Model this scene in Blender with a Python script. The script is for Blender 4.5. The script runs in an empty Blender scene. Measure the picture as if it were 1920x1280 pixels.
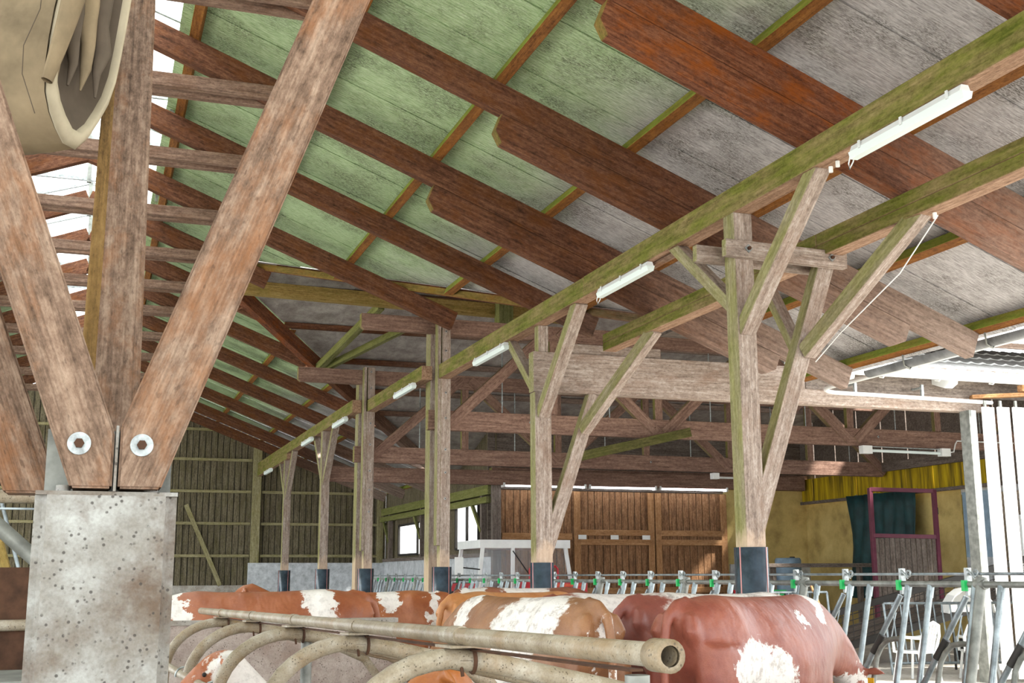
import bpy, bmesh, math, random
from mathutils import Vector, Matrix
random.seed(7)
R = math.radians
S = bpy.context.scene
C = S.collection

# ------------------------------------------------------------------ camera
cd = bpy.data.cameras.new('camera'); cam = bpy.data.objects.new('camera', cd); C.objects.link(cam)
cd.sensor_fit = 'HORIZONTAL'; cd.sensor_width = 36.0; cd.lens = 2221.7 / 1920 * 36.0
cd.clip_start = 0.05; cd.clip_end = 400
_p, _y, _r = 0.19446, 0.33757, -0.003756
_f = Vector((math.sin(_y) * math.cos(_p), math.cos(_y) * math.cos(_p), math.sin(_p)))
_rt = Vector((math.cos(_y), -math.sin(_y), 0)); _u = _rt.cross(_f)
_x = math.cos(_r) * _rt + math.sin(_r) * _u; _uu = -math.sin(_r) * _rt + math.cos(_r) * _u
M = Matrix((_x, _uu, -_f)).transposed().to_4x4(); M.translation = Vector((0, 0, 1.6))
cam.matrix_world = M
S.camera = cam

# ------------------------------------------------------------------ sky, sun, exposure
w = bpy.data.worlds.new('overcast_sky'); S.world = w; w.use_nodes = True
wn = w.node_tree; wn.nodes['Background'].inputs[0].default_value = (0.93, 0.97, 1.0, 1)
wn.nodes['Background'].inputs[1].default_value = 2.6
sl = bpy.data.lights.new('sun', 'SUN'); sl.energy = 6.5; sl.angle = R(3); sl.color = (1, 0.95, 0.87)
so = bpy.data.objects.new('sun', sl); C.objects.link(so)
so.rotation_euler = Vector((-0.9, 1.0, -1.3)).to_track_quat('-Z', 'Y').to_euler()
S.view_settings.view_transform = 'Standard'; S.view_settings.look = 'None'
S.view_settings.gamma = 1.0; S.view_settings.use_curve_mapping = False
S.view_settings.exposure = 1.05
try:
    S.cycles.max_bounces = 10; S.cycles.diffuse_bounces = 7; S.cycles.sample_clamp_indirect = 12
except Exception: pass

# ------------------------------------------------------------------ helpers
def lin(h):
    h = h.lstrip('#'); o = []
    for i in (0, 2, 4):
        v = int(h[i:i+2], 16) / 255
        o.append(v / 12.92 if v <= 0.04045 else ((v + 0.055) / 1.055) ** 2.4)
    return (*o, 1)

class NT:
    def __init__(s, name):
        s.m = bpy.data.materials.new(name); s.m.use_nodes = True
        s.t = s.m.node_tree; s.b = s.t.nodes['Principled BSDF']
    def n(s, typ, **k):
        o = s.t.nodes.new('ShaderNode' + typ)
        for a, v in k.items():
            if a.startswith('i_'):
                key = a[2:]; key = int(key) if key.isdigit() else key
                o.inputs[key].default_value = v
            else: setattr(o, a, v)
        return o
    def l(s, a, b): s.t.links.new(a, b)
    def noise(s, vec, scale, detail=5, rough=0.6):
        o = s.n('TexNoise'); o.inputs['Scale'].default_value = scale
        o.inputs['Detail'].default_value = detail; o.inputs['Roughness'].default_value = rough
        s.l(vec, o.inputs['Vector']); return o.outputs['Fac']
    def ramp(s, fac, *stops):
        o = s.n('ValToRGB'); e = o.color_ramp.elements
        while len(e) < len(stops): e.new(0.5)
        for el, (p, c) in zip(e, stops): el.position = p; el.color = c
        s.l(fac, o.inputs[0]); return o.outputs[0]
    def maprange(s, v, a, b, c=0.0, d=1.0):
        o = s.n('MapRange'); o.inputs[1].default_value = a; o.inputs[2].default_value = b
        o.inputs[3].default_value = c; o.inputs[4].default_value = d; s.l(v, o.inputs[0]); return o.outputs[0]
    def math(s, op, a, b=None):
        o = s.n('Math', operation=op)
        for i, v in enumerate((a, b)):
            if v is None: continue
            if isinstance(v, (int, float)): o.inputs[i].default_value = v
            else: s.l(v, o.inputs[i])
        return o.outputs[0]
    def mix(s, f, a, b, mode='MIX'):
        o = s.n('MixRGB', blend_type=mode)
        for i, v in enumerate((f, a, b)):
            if isinstance(v, (int, float)): o.inputs[i].default_value = v
            elif isinstance(v, tuple): o.inputs[i].default_value = v
            else: s.l(v, o.inputs[i])
        return o.outputs[0]
    def objvec(s, scale=(1, 1, 1), rnd=37.0):
        tc = s.n('TexCoord'); mp = s.n('Mapping'); mp.inputs['Scale'].default_value = scale
        if rnd:
            oi = s.n('ObjectInfo'); m = s.math('MULTIPLY', oi.outputs['Random'], rnd)
            ad = s.n('VectorMath', operation='ADD'); s.l(tc.outputs['Object'], ad.inputs[0]); s.l(m, ad.inputs[1])
            s.l(ad.outputs[0], mp.inputs[0])
        else: s.l(tc.outputs['Object'], mp.inputs[0])
        return mp.outputs[0]
    def worldpos(s):
        g = s.n('NewGeometry'); x = s.n('SeparateXYZ'); s.l(g.outputs['Position'], x.inputs[0]); return g, x.outputs
    def facing(s, d):
        g = s.n('NewGeometry'); v = s.n('VectorMath', operation='DOT_PRODUCT')
        s.l(g.outputs['Normal'], v.inputs[0]); v.inputs[1].default_value = d; return v.outputs['Value']
    def bump(s, h, strength=0.3, dist=0.01):
        o = s.n('Bump'); o.inputs['Strength'].default_value = strength; o.inputs['Distance'].default_value = dist
        s.l(h, o.inputs['Height']); s.l(o.outputs[0], s.b.inputs['Normal'])
    def fin(s, col, rough=0.8, metal=0.0, spec=0.3):
        if isinstance(col, tuple): s.b.inputs['Base Color'].default_value = col
        else: s.l(col, s.b.inputs['Base Color'])
        if isinstance(rough, (int, float)): s.b.inputs['Roughness'].default_value = rough
        else: s.l(rough, s.b.inputs['Roughness'])
        s.b.inputs['Metallic'].default_value = metal
        s.b.inputs['Specular IOR Level'].default_value = spec
        return s.m

def wood(name, dark, mid, light, stain, algae=0.0, algae_c='#6f7a22', blotch=0.5, rub_and_sun=False, eave=False):
    """sawn timber, grain along local X; green algae grows on the faces turned to the ridge opening (-X)"""
    t = NT(name)
    g0 = t.noise(t.objvec((0.9, 11, 11)), 2.2, 6, 0.68)
    mo = t.noise(t.objvec((1.0, 2.0, 2.0)), 16, 6, 0.78)
    g = t.math('ADD', t.math('MULTIPLY', g0, 0.5), t.math('MULTIPLY', mo, 0.5))
    col = t.ramp(g, (0.36, lin(dark)), (0.5, lin(mid)), (0.66, lin(light)))
    v2 = t.objvec((1.0, 2.2, 2.2)); b = t.noise(v2, 2.4, 6, 0.72)
    bl = t.maprange(b, 0.48, 0.66); bl = t.math('MULTIPLY', bl, blotch)
    col = t.mix(bl, col, lin(stain))
    v3 = t.objvec((0.25, 40, 40)); fine = t.noise(v3, 3.0, 3, 0.5)
    col = t.mix(0.35, col, t.ramp(fine, (0.3, (0.25, 0.25, 0.25, 1)), (0.6, (1, 1, 1, 1))), 'MULTIPLY')
    sp = t.noise(t.objvec((3, 9, 9)), 9, 2, 0.5)
    col = t.mix(t.math('MULTIPLY', t.maprange(sp, 0.62, 0.7), 0.35), col, lin('#2a1c14'))
    if algae:
        f = t.maprange(t.facing((-1, 0, 0)), 0.45, 0.85)
        m = t.maprange(t.noise(t.objvec((1.0, 4, 4)), 2.0, 4, 0.6), 0.3, 0.62, 0.55, 1.0)
        f = t.math('MULTIPLY', t.math('MULTIPLY', f, m), algae)
        gcol = t.mix(0.55, lin(algae_c), t.ramp(g, (0.38, lin('#434c12')), (0.66, lin('#98964a'))))
        col = t.mix(f, col, gcol)
    if eave:     # weathered grey, plus yard light painted in, towards the open eaves
        gg, xyz = t.worldpos(); ef = t.maprange(xyz[0], 5.9, 9.0, 0.0, 0.7)
        col = t.mix(ef, col, t.ramp(g, (0.38, lin('#7a6a60')), (0.62, lin('#b3a398'))))
    if rub_and_sun:      # cattle-worn bare wood and low sunlight, both painted on the post feet
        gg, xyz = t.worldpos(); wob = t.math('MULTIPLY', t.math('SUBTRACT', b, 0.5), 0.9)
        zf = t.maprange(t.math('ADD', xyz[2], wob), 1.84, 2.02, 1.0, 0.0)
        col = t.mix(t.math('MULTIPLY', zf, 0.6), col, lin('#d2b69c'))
    t.bump(t.math('ADD', g, fine), 0.35, 0.006)
    return t.fin(col, 0.85, 0, 0.2)

def plain(name, c, rough=0.6, metal=0.0, spec=0.4, var=0.12, scale=6.0, bump=0.0):
    t = NT(name); v = t.objvec()
    n = t.noise(v, scale, 5, 0.6)
    a = lin(c); lo = tuple(x * (1 - var * 2) for x in a[:3]) + (1,); hi = tuple(min(1, x * (1 + var)) for x in a[:3]) + (1,)
    col = t.ramp(n, (0.3, lo), (0.7, hi))
    if bump: t.bump(n, bump, 0.01)
    return t.fin(col, rough, metal, spec)

def speckle(name, base, light, dark, spots='#3a332c', rust=None, rough=0.6, metal=0.0, sc=1.0, rustamt=0.5):
    t = NT(name); v = t.objvec()
    n = t.noise(v, 2.5 * sc, 7, 0.68)
    col = t.ramp(n, (0.3, lin(dark)), (0.5, lin(base)), (0.7, lin(light)))
    if rust:
        r = t.noise(v, 1.7 * sc, 6, 0.7); col = t.mix(t.math('MULTIPLY', t.maprange(r, 0.5, 0.66), rustamt), col, lin(rust))
    vo = t.n('TexVoronoi'); vo.inputs['Scale'].default_value = 34 * sc; t.l(v, vo.inputs['Vector'])
    k = t.noise(v, 9 * sc, 3, 0.6)
    d = t.math('MULTIPLY', t.maprange(vo.outputs['Distance'], 0.18, 0.30, 1, 0), t.maprange(k, 0.46, 0.54))
    col = t.mix(t.math('MULTIPLY', d, 0.8), col, lin(spots))
    g2 = t.noise(v, 60 * sc, 3, 0.6)
    col = t.mix(0.3, col, t.ramp(g2, (0.3, (0.35, 0.33, 0.3, 1)), (0.6, (1, 1, 1, 1))), 'MULTIPLY')
    t.bump(t.math('ADD', n, g2), 0.25, 0.006)
    return t.fin(col, rough, metal, 0.35)

MAT = {}
MAT['rafter'] = wood('rafter_timber', '#352016', '#64412f', '#8a6148', '#6f4018', 0.5, '#8a8a3a', 0.6, eave=True)
MAT['rafter_r'] = wood('rafter_timber_red', '#3e2114', '#734630', '#99684c', '#8f4a12', 0.6, '#8a8a3a', 0.85, eave=True)
MAT['beam'] = wood('long_beam_timber', '#6d4f3c', '#a08068', '#c4a48a', '#8f6f56', 1.0, '#4c510f', 0.4)
MAT['purlin'] = wood('purlin_timber', '#4a2c14', '#80532a', '#a07138', '#8a5514', 1.0, '#7f9a34', 0.6)
MAT['post'] = wood('post_timber', '#6f6058', '#a0908480'[:7], '#c9bdb4', '#8a6f5e', 0.75, '#7d7f3a', 0.5, rub_and_sun=True)
MAT['truss'] = wood('truss_timber', '#5d463c', '#8a6d5f', '#ad9080', '#6b5148', 0.8, '#70752c', 0.45)
MAT['collar'] = wood('collar_timber', '#4c3a31', '#7d6557', '#a08674', '#63432e', 0.3, '#7d7f3a', 0.5)
MAT['strut'] = wood('worn_strut_timber', '#453529', '#7d6656', '#a8917e', '#8c5c38', 0.0, '#7d7f3a', 0.6)
MAT['strut_side'] = wood('strut_side_timber', '#4f3a20', '#7c6038', '#96784c', '#6b5228', 0.0)
MAT['wall_board'] = wood('gable_board', '#38332a', '#6d6450', '#8f866f', '#5a5630', 0.0, blotch=0.5)
MAT['wall_rail'] = wood('gable_rail', '#6b6446', '#938b68', '#b3ab8c', '#7f773c', 0.0)
MAT['gate_board'] = wood('gate_board', '#5f4430', '#98704f', '#c09a76', '#5a4232', 0.0, blotch=0.6)
MAT['gate_rail'] = wood('gate_rail', '#85603f', '#b0845c', '#cfa67e', '#95693f', 0.0)
MAT['green_wood'] = wood('algae_timber', '#4f5230', '#77784c', '#94926a', '#5f602c', 0.5, '#7d8440')
MAT['mossy'] = wood('mossy_timber', '#34331c', '#54512c', '#6f6a40', '#454a1c', 0.3)
MAT['ridge_wood'] = wood('ridge_beam_timber', '#6b5630', '#998048', '#b39c66', '#7d7436', 0.3, blotch=0.5)
MAT['grey_board'] = wood('grey_board', '#4a423c', '#776c64', '#9a8f86', '#574c44', 0.0)
MAT['concrete'] = speckle('concrete', '#a8a29a', '#c9c5bd', '#837a70', '#4a443c', '#8d7a62')
MAT['floor'] = speckle('floor_concrete', '#aaa6a0', '#c2bfba', '#8b8680', '#5a5248', '#8f8370', sc=0.3)
MAT['yard'] = speckle('yard_concrete', '#cfc9be', '#e0dcd3', '#b5aea2', '#8a8276', sc=0.3)
MAT['partition'] = speckle('partition_concrete', '#b5a69d', '#d0c5bd', '#93827a', '#4d3e36', '#93786a', sc=1.6)
MAT['pillar'] = speckle('galvanised_pillar', '#8a8781', '#adaeab', '#6b6052', '#2e2721', '#56402c', rough=0.55, metal=0.0, sc=1.5, rustamt=0.85)
MAT['pipe'] = speckle('dirty_pipe', '#968a76', '#b2aa9b', '#75654e', '#4a3f30', '#8a6c44', rough=0.45, sc=2.5)
MAT['galv'] = plain('galvanised_pipe', '#8d979b', 0.38, 0.55, 0.5, 0.25, 9)
MAT['galv_dull'] = plain('galvanised_dull', '#83857f', 0.5, 0.3, 0.5, 0.25, 9)
MAT['steel'] = plain('zinc_steel', '#a2a8a8', 0.45, 0.5, 0.5, 0.25, 25)
MAT['rust'] = plain('rusty_steel', '#523828', 0.8, 0.1, 0.3, 0.25, 12)
MAT['sleeve'] = plain('black_plastic_pipe', '#42505c', 0.18, 0, 0.8, 0.3, 4)
MAT['stripe'] = plain('pink_stripe', '#c98b86', 0.5)
MAT['white'] = plain('white_paint', '#e6e8e6', 0.5, 0, 0.4, 0.04)
MAT['white_plastic'] = plain('white_plastic', '#d9dcdc', 0.35, 0, 0.5, 0.03)
MAT['dark'] = plain('dark_rubber', '#1d1c1b', 0.7)
MAT['black_metal'] = plain('dark_metal', '#3a3836', 0.5, 0.3)
MAT['red'] = plain('tractor_red', '#c0202a', 0.35, 0, 0.5, 0.08)
MAT['orange'] = plain('orange_red_plastic', '#dc5428', 0.4)
MAT['green_tag'] = plain('green_tag', '#14b35a', 0.45)
MAT['tarp'] = plain('canvas_tarp', '#8f7f66', 0.9, 0, 0.2, 0.22, 3.5, 0.4)
MAT['tarp_rim'] = plain('tarp_rim', '#b5aa92', 0.8, var=0.1)
MAT['tarp_dark'] = plain('tarp_inside', '#5b5044', 0.9)
MAT['green_tarp'] = plain('green_tarp', '#1d4244', 0.6, 0, 0.4, 0.3, 3, 0.5)
MAT['maroon'] = plain('maroon_steel', '#6a2f42', 0.45, 0.1)
MAT['blue'] = plain('blue_plastic', '#2a66b0', 0.4)
MAT['lightblue'] = plain('pale_blue_plastic', '#8fa9bd', 0.4)
MAT['yellow_plastic'] = plain('yellow_plastic', '#dca21c', 0.4)
MAT['door_grey'] = plain('grey_door', '#a3acb6', 0.5)
MAT['white_block'] = speckle('pebbled_plaster', '#c4c8cc', '#dfe3e6', '#9da2a6', '#80868a', sc=2)

def plaster():
    t = NT('yellow_plaster'); v = t.objvec(rnd=0)
    n = t.noise(v, 1.4, 7, 0.65); col = t.ramp(n, (0.3, lin('#a08a55')), (0.5, lin('#c9b272')), (0.7, lin('#ddc988')))
    g = t.noise(v, 45, 3, 0.6); t.bump(g, 0.6, 0.02); return t.fin(col, 0.9, 0, 0.2)
MAT['plaster'] = plaster()
def yellow_sheet():
    t = NT('yellow_sheet'); v = t.objvec((4, 4, 0.3), 0)
    n = t.noise(v, 2, 5, 0.6); col = t.ramp(n, (0.34, lin('#5f5426')), (0.5, lin('#a88e22')), (0.7, lin('#d6bc2a')))
    return t.fin(col, 0.95, 0, 0.1)
MAT['yellow_sheet'] = yellow_sheet()

def roof_sheet():
    """fibre cement sheet seen from below: streaks along the slope (local X), mould, algae towards the ridge"""
    t = NT('roof_sheet'); v = t.objvec((0.5, 9, 1), 0); v1 = t.objvec((2.0, 14, 1))
    g, xyz = t.worldpos()
    st = t.noise(v1, 5, 5, 0.7)
    grey = t.ramp(st, (0.30, lin('#7c7877')), (0.48, lin('#aba8a8')), (0.7, lin('#cccaca')))
    green = t.ramp(st, (0.30, lin('#6c875c')), (0.48, lin('#a2ba8e')), (0.7, lin('#c4d6b4')))
    wx = t.noise(g.outputs['Position'], 0.9, 4, 0.6)
    f = t.math('ADD', xyz[0], t.math('MULTIPLY', t.math('SUBTRACT', wx, 0.5), 2.0))
    f = t.maprange(f, 4.2, 5.7, 1.0, 0.0)
    col = t.mix(f, grey, green)
    mold = t.noise(g.outputs['Position'], 1.3, 6, 0.7)
    sp = t.noise(t.objvec((6, 22, 1)), 6, 3, 0.6)
    mm = t.math('MULTIPLY', t.maprange(mold, 0.42, 0.60), t.maprange(sp, 0.42, 0.60))
    col = t.mix(t.math('MULTIPLY', mm, 0.85), col, lin('#433f34'))
    ln = t.n('TexWave', wave_type='BANDS', bands_direction='Y'); ln.inputs['Scale'].default_value = 6.0
    ln.inputs['Distortion'].default_value = 0.6
    tc = t.n('TexCoord'); t.l(tc.outputs['Object'], ln.inputs['Vector'])
    col = t.mix(0.18, col, t.ramp(ln.outputs['Fac'], (0.02, (0.3, 0.3, 0.3, 1)), (0.2, (1, 1, 1, 1))), 'MULTIPLY')
    t.bump(ln.outputs['Fac'], 0.2, 0.01)
    return t.fin(col, 0.85, 0, 0.2)
MAT['sheet'] = roof_sheet()
MAT['wing_sheet'] = speckle('wing_sheet', '#a39c98', '#c2bdb9', '#7c7470', '#544c46', sc=1.2)
MAT['white_roof'] = plain('white_roof_tiles', '#dfe2e2', 0.5, 0, 0.4, 0.05)
MAT['fibre_gutter'] = plain('grey_gutter', '#7d7f80', 0.6, 0, 0.3, 0.3, 3)

def glow(name, c, e):
    t = NT(name); t.b.inputs['Emission Color'].default_value = lin(c); t.b.inputs['Emission Strength'].default_value = e
    return t.fin(lin(c), 0.4)
MAT['tube_on'] = glow('lit_tube', '#f2f7ff', 6.0)
MAT['tube_dim'] = glow('tube_diffuser', '#cfdad6', 0.08)
def glass(name, c=(0.85, 0.92, 0.95, 1), rough=0.05, alpha=0.35):
    t = NT(name); t.b.inputs['Alpha'].default_value = alpha; return t.fin(c, rough, 0, 0.6)
MAT['glass'] = glass('cab_glass', (0.7, 0.8, 0.85, 1), 0.03, 0.06)
MAT['pane'] = glass('window_pane', (0.95, 0.98, 1, 1), 0.15, 0.25)
def polycarb():
    t = NT('polycarbonate'); t.b.inputs['Transmission Weight'].default_value = 0.0
    tr = t.n('BsdfTranslucent'); tr.inputs[0].default_value = (0.95, 0.97, 0.97, 1)
    mx = t.n('MixShader'); mx.inputs[0].default_value = 0.8
    out = t.t.nodes['Material Output']
    t.fin((0.9, 0.92, 0.92, 1), 0.4)
    t.l(t.b.outputs[0], mx.inputs[1]); t.l(tr.outputs[0], mx.inputs[2]); t.l(mx.outputs[0], out.inputs[0])
    return t.m
MAT['poly'] = polycarb()

def tag(o, label=None, cat=None, group=None, kind=None):
    if label: o['label'] = label
    if cat: o['category'] = cat
    if group: o['group'] = group
    if kind: o['kind'] = kind
    return o
def empty(name, loc=(0, 0, 0), rz=0.0):
    o = bpy.data.objects.new(name, None); C.objects.link(o); o.location = loc; o.rotation_euler = (0, 0, rz)
    o.empty_display_size = 0.1; return o
def link(name, me, mat=None, parent=None, mw=None):
    o = bpy.data.objects.new(name, me); C.objects.link(o)
    if mat is not None and not me.materials: me.materials.append(MAT[mat] if isinstance(mat, str) else mat)
    if mw is not None: o.matrix_world = mw
    if parent is not None:
        o.parent = parent
        o.matrix_parent_inverse = parent_world(parent).inverted()
    return o
_PW = {}
def parent_world(p):
    m = p.matrix_basis.copy()
    if p.parent: m = parent_world(p.parent) @ p.matrix_parent_inverse @ m
    return m

def mesh_bm(bm, name, smooth=False):
    me = bpy.data.meshes.new(name); bm.to_mesh(me); bm.free()
    if smooth:
        for p in me.polygons: p.use_smooth = True
    return me

class MB:
    """collects boxes, tubes and lofts into one mesh"""
    def __init__(s): s.v = []; s.f = []; s.sm = []
    def add(s, vs, fs, smooth=False):
        o = len(s.v); s.v += [tuple(v) for v in vs]; s.f += [tuple(i + o for i in f) for f in fs]; s.sm += [smooth] * len(fs)
    def box(s, lo, hi, mw=None):
        x0, y0, z0 = lo; x1, y1, z1 = hi
        vs = [Vector(p) for p in ((x0,y0,z0),(x1,y0,z0),(x1,y1,z0),(x0,y1,z0),(x0,y0,z1),(x1,y0,z1),(x1,y1,z1),(x0,y1,z1))]
        if mw is not None: vs = [mw @ v for v in vs]
        s.add(vs, [(3,2,1,0),(4,5,6,7),(0,1,5,4),(1,2,6,5),(2,3,7,6),(3,0,4,7)]); return s
    def bar(s, p0, p1, w, h, up=(0, 0, 1)):
        m, L = frame(p0, p1, up); return s.box((0, -w/2, -h/2), (L, w/2, h/2), m)
    def tube(s, pts, r, n=10, caps=True, r_list=None, hollow=False):
        pts = [Vector(p) for p in pts]; rings = []; prev = None
        for i, p in enumerate(pts):
            d = (pts[min(i+1, len(pts)-1)] - pts[max(i-1, 0)]).normalized()
            if prev is None:
                a = d.cross(Vector((0, 0, 1)))
                if a.length < 1e-3: a = d.cross(Vector((0, 1, 0)))
                a.normalize()
            else: a = (prev - d * prev.dot(d)).normalized()
            prev = a; b = d.cross(a); rr = r_list[i] if r_list else r
            rings.append([p + (a * math.cos(2*math.pi*k/n) + b * math.sin(2*math.pi*k/n)) * rr for k in range(n)])
        vs = [v for g in rings for v in g]; fs = []
        for i in range(len(rings) - 1):
            for k in range(n):
                fs.append((i*n+k, i*n+(k+1) % n, (i+1)*n+(k+1) % n, (i+1)*n+k))
        s.add(vs, fs, True)
        if caps:
            s.add(rings[0], [tuple(range(n))]); s.add(rings[-1], [tuple(reversed(range(n)))])
        return s
    def cyl(s, p0, p1, r, n=16): return s.tube([p0, p1], r, n)
    def lathe(s, prof, n=20, o=(0, 0, 0)):
        vs = []; fs = []
        for (r, z) in prof:
            for k in range(n): a = 2*math.pi*k/n; vs.append((o[0]+r*math.cos(a), o[1]+r*math.sin(a), o[2]+z))
        for i in range(len(prof)-1):
            for k in range(n): fs.append((i*n+k, i*n+(k+1) % n, (i+1)*n+(k+1) % n, (i+1)*n+k))
        s.add(vs, fs, True); return s
    def prism(s, poly, axis, a, b):
        """extrude polygon (list of 2D) between a and b along axis 0/1/2"""
        def P(u, v, t): return {0: (t, u, v), 1: (u, t, v), 2: (u, v, t)}[axis]
        n = len(poly); vs = [P(u, v, a) for u, v in poly] + [P(u, v, b) for u, v in poly]
        fs = [tuple(range(n)), tuple(reversed(range(n, 2*n)))] + [(i, n+i, n+(i+1) % n, (i+1) % n) for i in range(n)]
        s.add(vs, fs); return s
    def mesh(s, name):
        me = bpy.data.meshes.new(name); me.from_pydata(s.v, [], s.f); me.update()
        for p, q in zip(me.polygons, s.sm): p.use_smooth = q
        bm = bmesh.new(); bm.from_mesh(me); bmesh.ops.recalc_face_normals(bm, faces=bm.faces); bm.to_mesh(me); bm.free()
        return me
    def build(s, name, mat, parent=None, mw=None): return link(name, s.mesh(name), mat, parent, mw)

def frame(p0, p1, up=(0, 0, 1)):
    p0 = Vector(p0); p1 = Vector(p1); x = (p1 - p0); L = x.length; x.normalize(); up = Vector(up)
    y = up.cross(x)
    if y.length < 1e-4: y = Vector((0, 1, 0)).cross(x)
    y.normalize(); z = x.cross(y)
    m = Matrix((x, y, z)).transposed().to_4x4(); m.translation = p0
    return m, L

_TC = {}
def timber(name, p0, p1, w, h, mat, parent=None, up=(0, 0, 1), bev=0.006, chamfer=None):
    """squared timber, centre line p0->p1, w across (local Y), h high (local Z); grain on local X.
    chamfer=(a, b): lower corners cut off at the start / end"""
    m, L = frame(p0, p1, up); key = (round(L, 3), w, h, bev, chamfer, mat)
    me = _TC.get(key)
    if me is None:
        bm = bmesh.new()
        a, b = chamfer or (0, 0)
        prof = [(a, -h/2), (L-b, -h/2), (L, -h/2 + b*0.9), (L, h/2), (0, h/2), (0, -h/2 + a*0.9)]
        q = []
        for p in prof:
            if not q or (abs(p[0]-q[-1][0]) + abs(p[1]-q[-1][1])) > 1e-5: q.append(p)
        if abs(q[0][0]-q[-1][0]) + abs(q[0][1]-q[-1][1]) < 1e-5: q.pop()
        v0 = [bm.verts.new((x, -w/2, z)) for x, z in q]; v1 = [bm.verts.new((x, w/2, z)) for x, z in q]
        bm.faces.new(v0); bm.faces.new(list(reversed(v1))); n = len(q)
        for i in range(n): bm.faces.new((v0[i], v1[i], v1[(i+1) % n], v0[(i+1) % n]))
        bmesh.ops.recalc_face_normals(bm, faces=bm.faces)
        if bev: bmesh.ops.bevel(bm, geom=bm.edges[:], offset=bev, segments=1, affect='EDGES')
        me = mesh_bm(bm, name); me.materials.append(MAT[mat]); _TC[key] = me
    return link(name, me, None, parent, m)

def dup(root, mw, parent=None):
    """copy of a thing with copies of its parts and sub-parts"""
    def cp(o, par):
        c = o.copy(); C.objects.link(c)
        if par is not None:
            c.parent = par; c.matrix_parent_inverse = o.matrix_parent_inverse.copy()
        for ch in o.children: cp(ch, c)
        return c
    r = cp(root, parent); r.matrix_world = mw; return r

# ================================================================== SETTING
TA = math.tan(R(21.3)); CA = math.cos(R(21.3)); SA = math.sin(R(21.3))
def roofz(x, s): return s + TA * (5.6 - x)          # main roof, right slope; s = height over X 5.6
RX, YG = -0.4, 40.5                                   # ridge, far gable
def roofz2(x, s): return roofz(2 * RX - x, s) if x < RX else roofz(x, s)

# floor: barn floor, yard and the hall floor
fl = MB().box((-14, -3, -0.12), (9.8, YG, 0.0)).build('floor', 'floor'); tag(fl, 'worn concrete barn floor', None, None, 'structure')
fy = MB().box((9.8, -8, -0.12), (34, 28.6, 0.0)).build('floor', 'yard'); tag(fy, 'pale sunlit concrete of the yard and hall', None, None, 'structure')
fo = MB().box((-60, -30, -0.4), (90, 110, -0.14)).build('floor', 'yard'); tag(fo, 'pale open ground around the barn', None, None, 'structure')

# ---- main roof
PURL = [0.74, 2.22, 3.70, 5.18, 6.66, 8.12, 9.56]
RAFT = [-7.2, -4.6, -2.0, 0.55, 3.15, 5.75, 8.32, 10.98, 13.45, 15.96, 18.63, 21.15, 23.6, 25.95, 28.85, 31.7, 34.95, 38.0]
def val_near(x): return min(22.19, max(14.64, 21.35 - 1.238 * (x - 2.58)))
def val_far(x): return max(22.19, 23.0 + 1.356 * (x - 2.5))
def x_near(y): return 2.58 + (21.35 - y) / 1.238 if y > 14.64 else 9.9
def x_far(y): return 2.5 + (y - 23.0) / 1.356
def clip(poly, fn):
    out = []
    for i, p in enumerate(poly):
        q = poly[(i+1) % len(poly)]; a, b = fn(p), fn(q)
        if a >= 0: out.append(p)
        if (a >= 0) != (b >= 0):
            t = a / (a - b); out.append((p[0] + (q[0]-p[0]) * t, p[1] + (q[1]-p[1]) * t))
    return out
ceil = tag(empty('ceiling'), 'pitched barn roof of fibre cement sheets on timber rafters', None, None, 'structure')

def slope_mat(x0, y0, s):          # local X runs down the slope, local Y = world Y
    m = Matrix(((CA, 0, SA), (0, 1, 0), (-SA, 0, CA))).to_4x4()   # columns x=(CA,0,-SA)
    m.translation = Vector((x0, y0, roofz(x0, s))); return m
_PC = {}
def sheet_piece(poly, x0, y0, s, tilt=0.0):
    pl = [((x - x0) / CA, y - y0) for x, y in poly]
    key = tuple((round(a, 3), round(b, 3)) for a, b in pl)
    me = _PC.get(key)
    if me is None:
        mb = MB(); mb.prism(pl, 2, 0.0, 0.008); me = mb.mesh('roof_sheet'); me.materials.append(MAT['sheet']); _PC[key] = me
    m = slope_mat(x0, y0, s) @ Matrix.Rotation(tilt, 4, 'X')
    return link('roof_sheet', me, None, ceil, m)
xs = [0.62] + PURL[1:6] + [9.95]
SW = 1.09
for i in range(6):
    xa, xb = xs[i], xs[i+1] + (0.10 if i < 5 else 0)
    y = 4.2 - 11 * SW
    while y < YG:
        cell = [(xa, y), (xb, y), (xb, y + SW + 0.03), (xa, y + SW + 0.03)]
        c1 = clip(clip(cell, lambda p: 22.19 - p[1]), (lambda p: 21.35 - 1.238 * (p[0] - 2.58) - p[1]) if i < 5 else (lambda p: 14.64 - p[1]))
        c2 = clip(clip(cell, lambda p: p[1] - 22.19), lambda p: p[1] - (23.0 + 1.356 * (p[0] - 2.5)))
        c2 = clip(c2, lambda p: YG - p[1])
        for c in (c1, c2):
            if len(c) >= 3:
                ar = abs(sum(c[k][0]*c[(k+1) % len(c)][1] - c[(k+1) % len(c)][0]*c[k][1] for k in range(len(c)))) / 2
                if ar > 0.02: sheet_piece(c, xa, y, 6.055 + 0.010 * (5 - i) * 0.0 + (0.009 if i % 2 else 0), R(0.7))
        y += SW
# purlins
for k, px in enumerate(PURL):
    pz = roofz(px + 0.06, 5.92) + 0.055
    ynear = val_near(px + 0.06); yfar = val_far(px + 0.06)
    h = 0.115
    for a, b in ((-7.8, ynear), (yfar, YG - 0.05)):
        if b - a > 0.4:
            timber('purlin', (px + 0.06, a, pz), (px + 0.06, b, pz), 0.12, h, 'purlin', ceil, (SA, 0, CA), 0.004)
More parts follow.
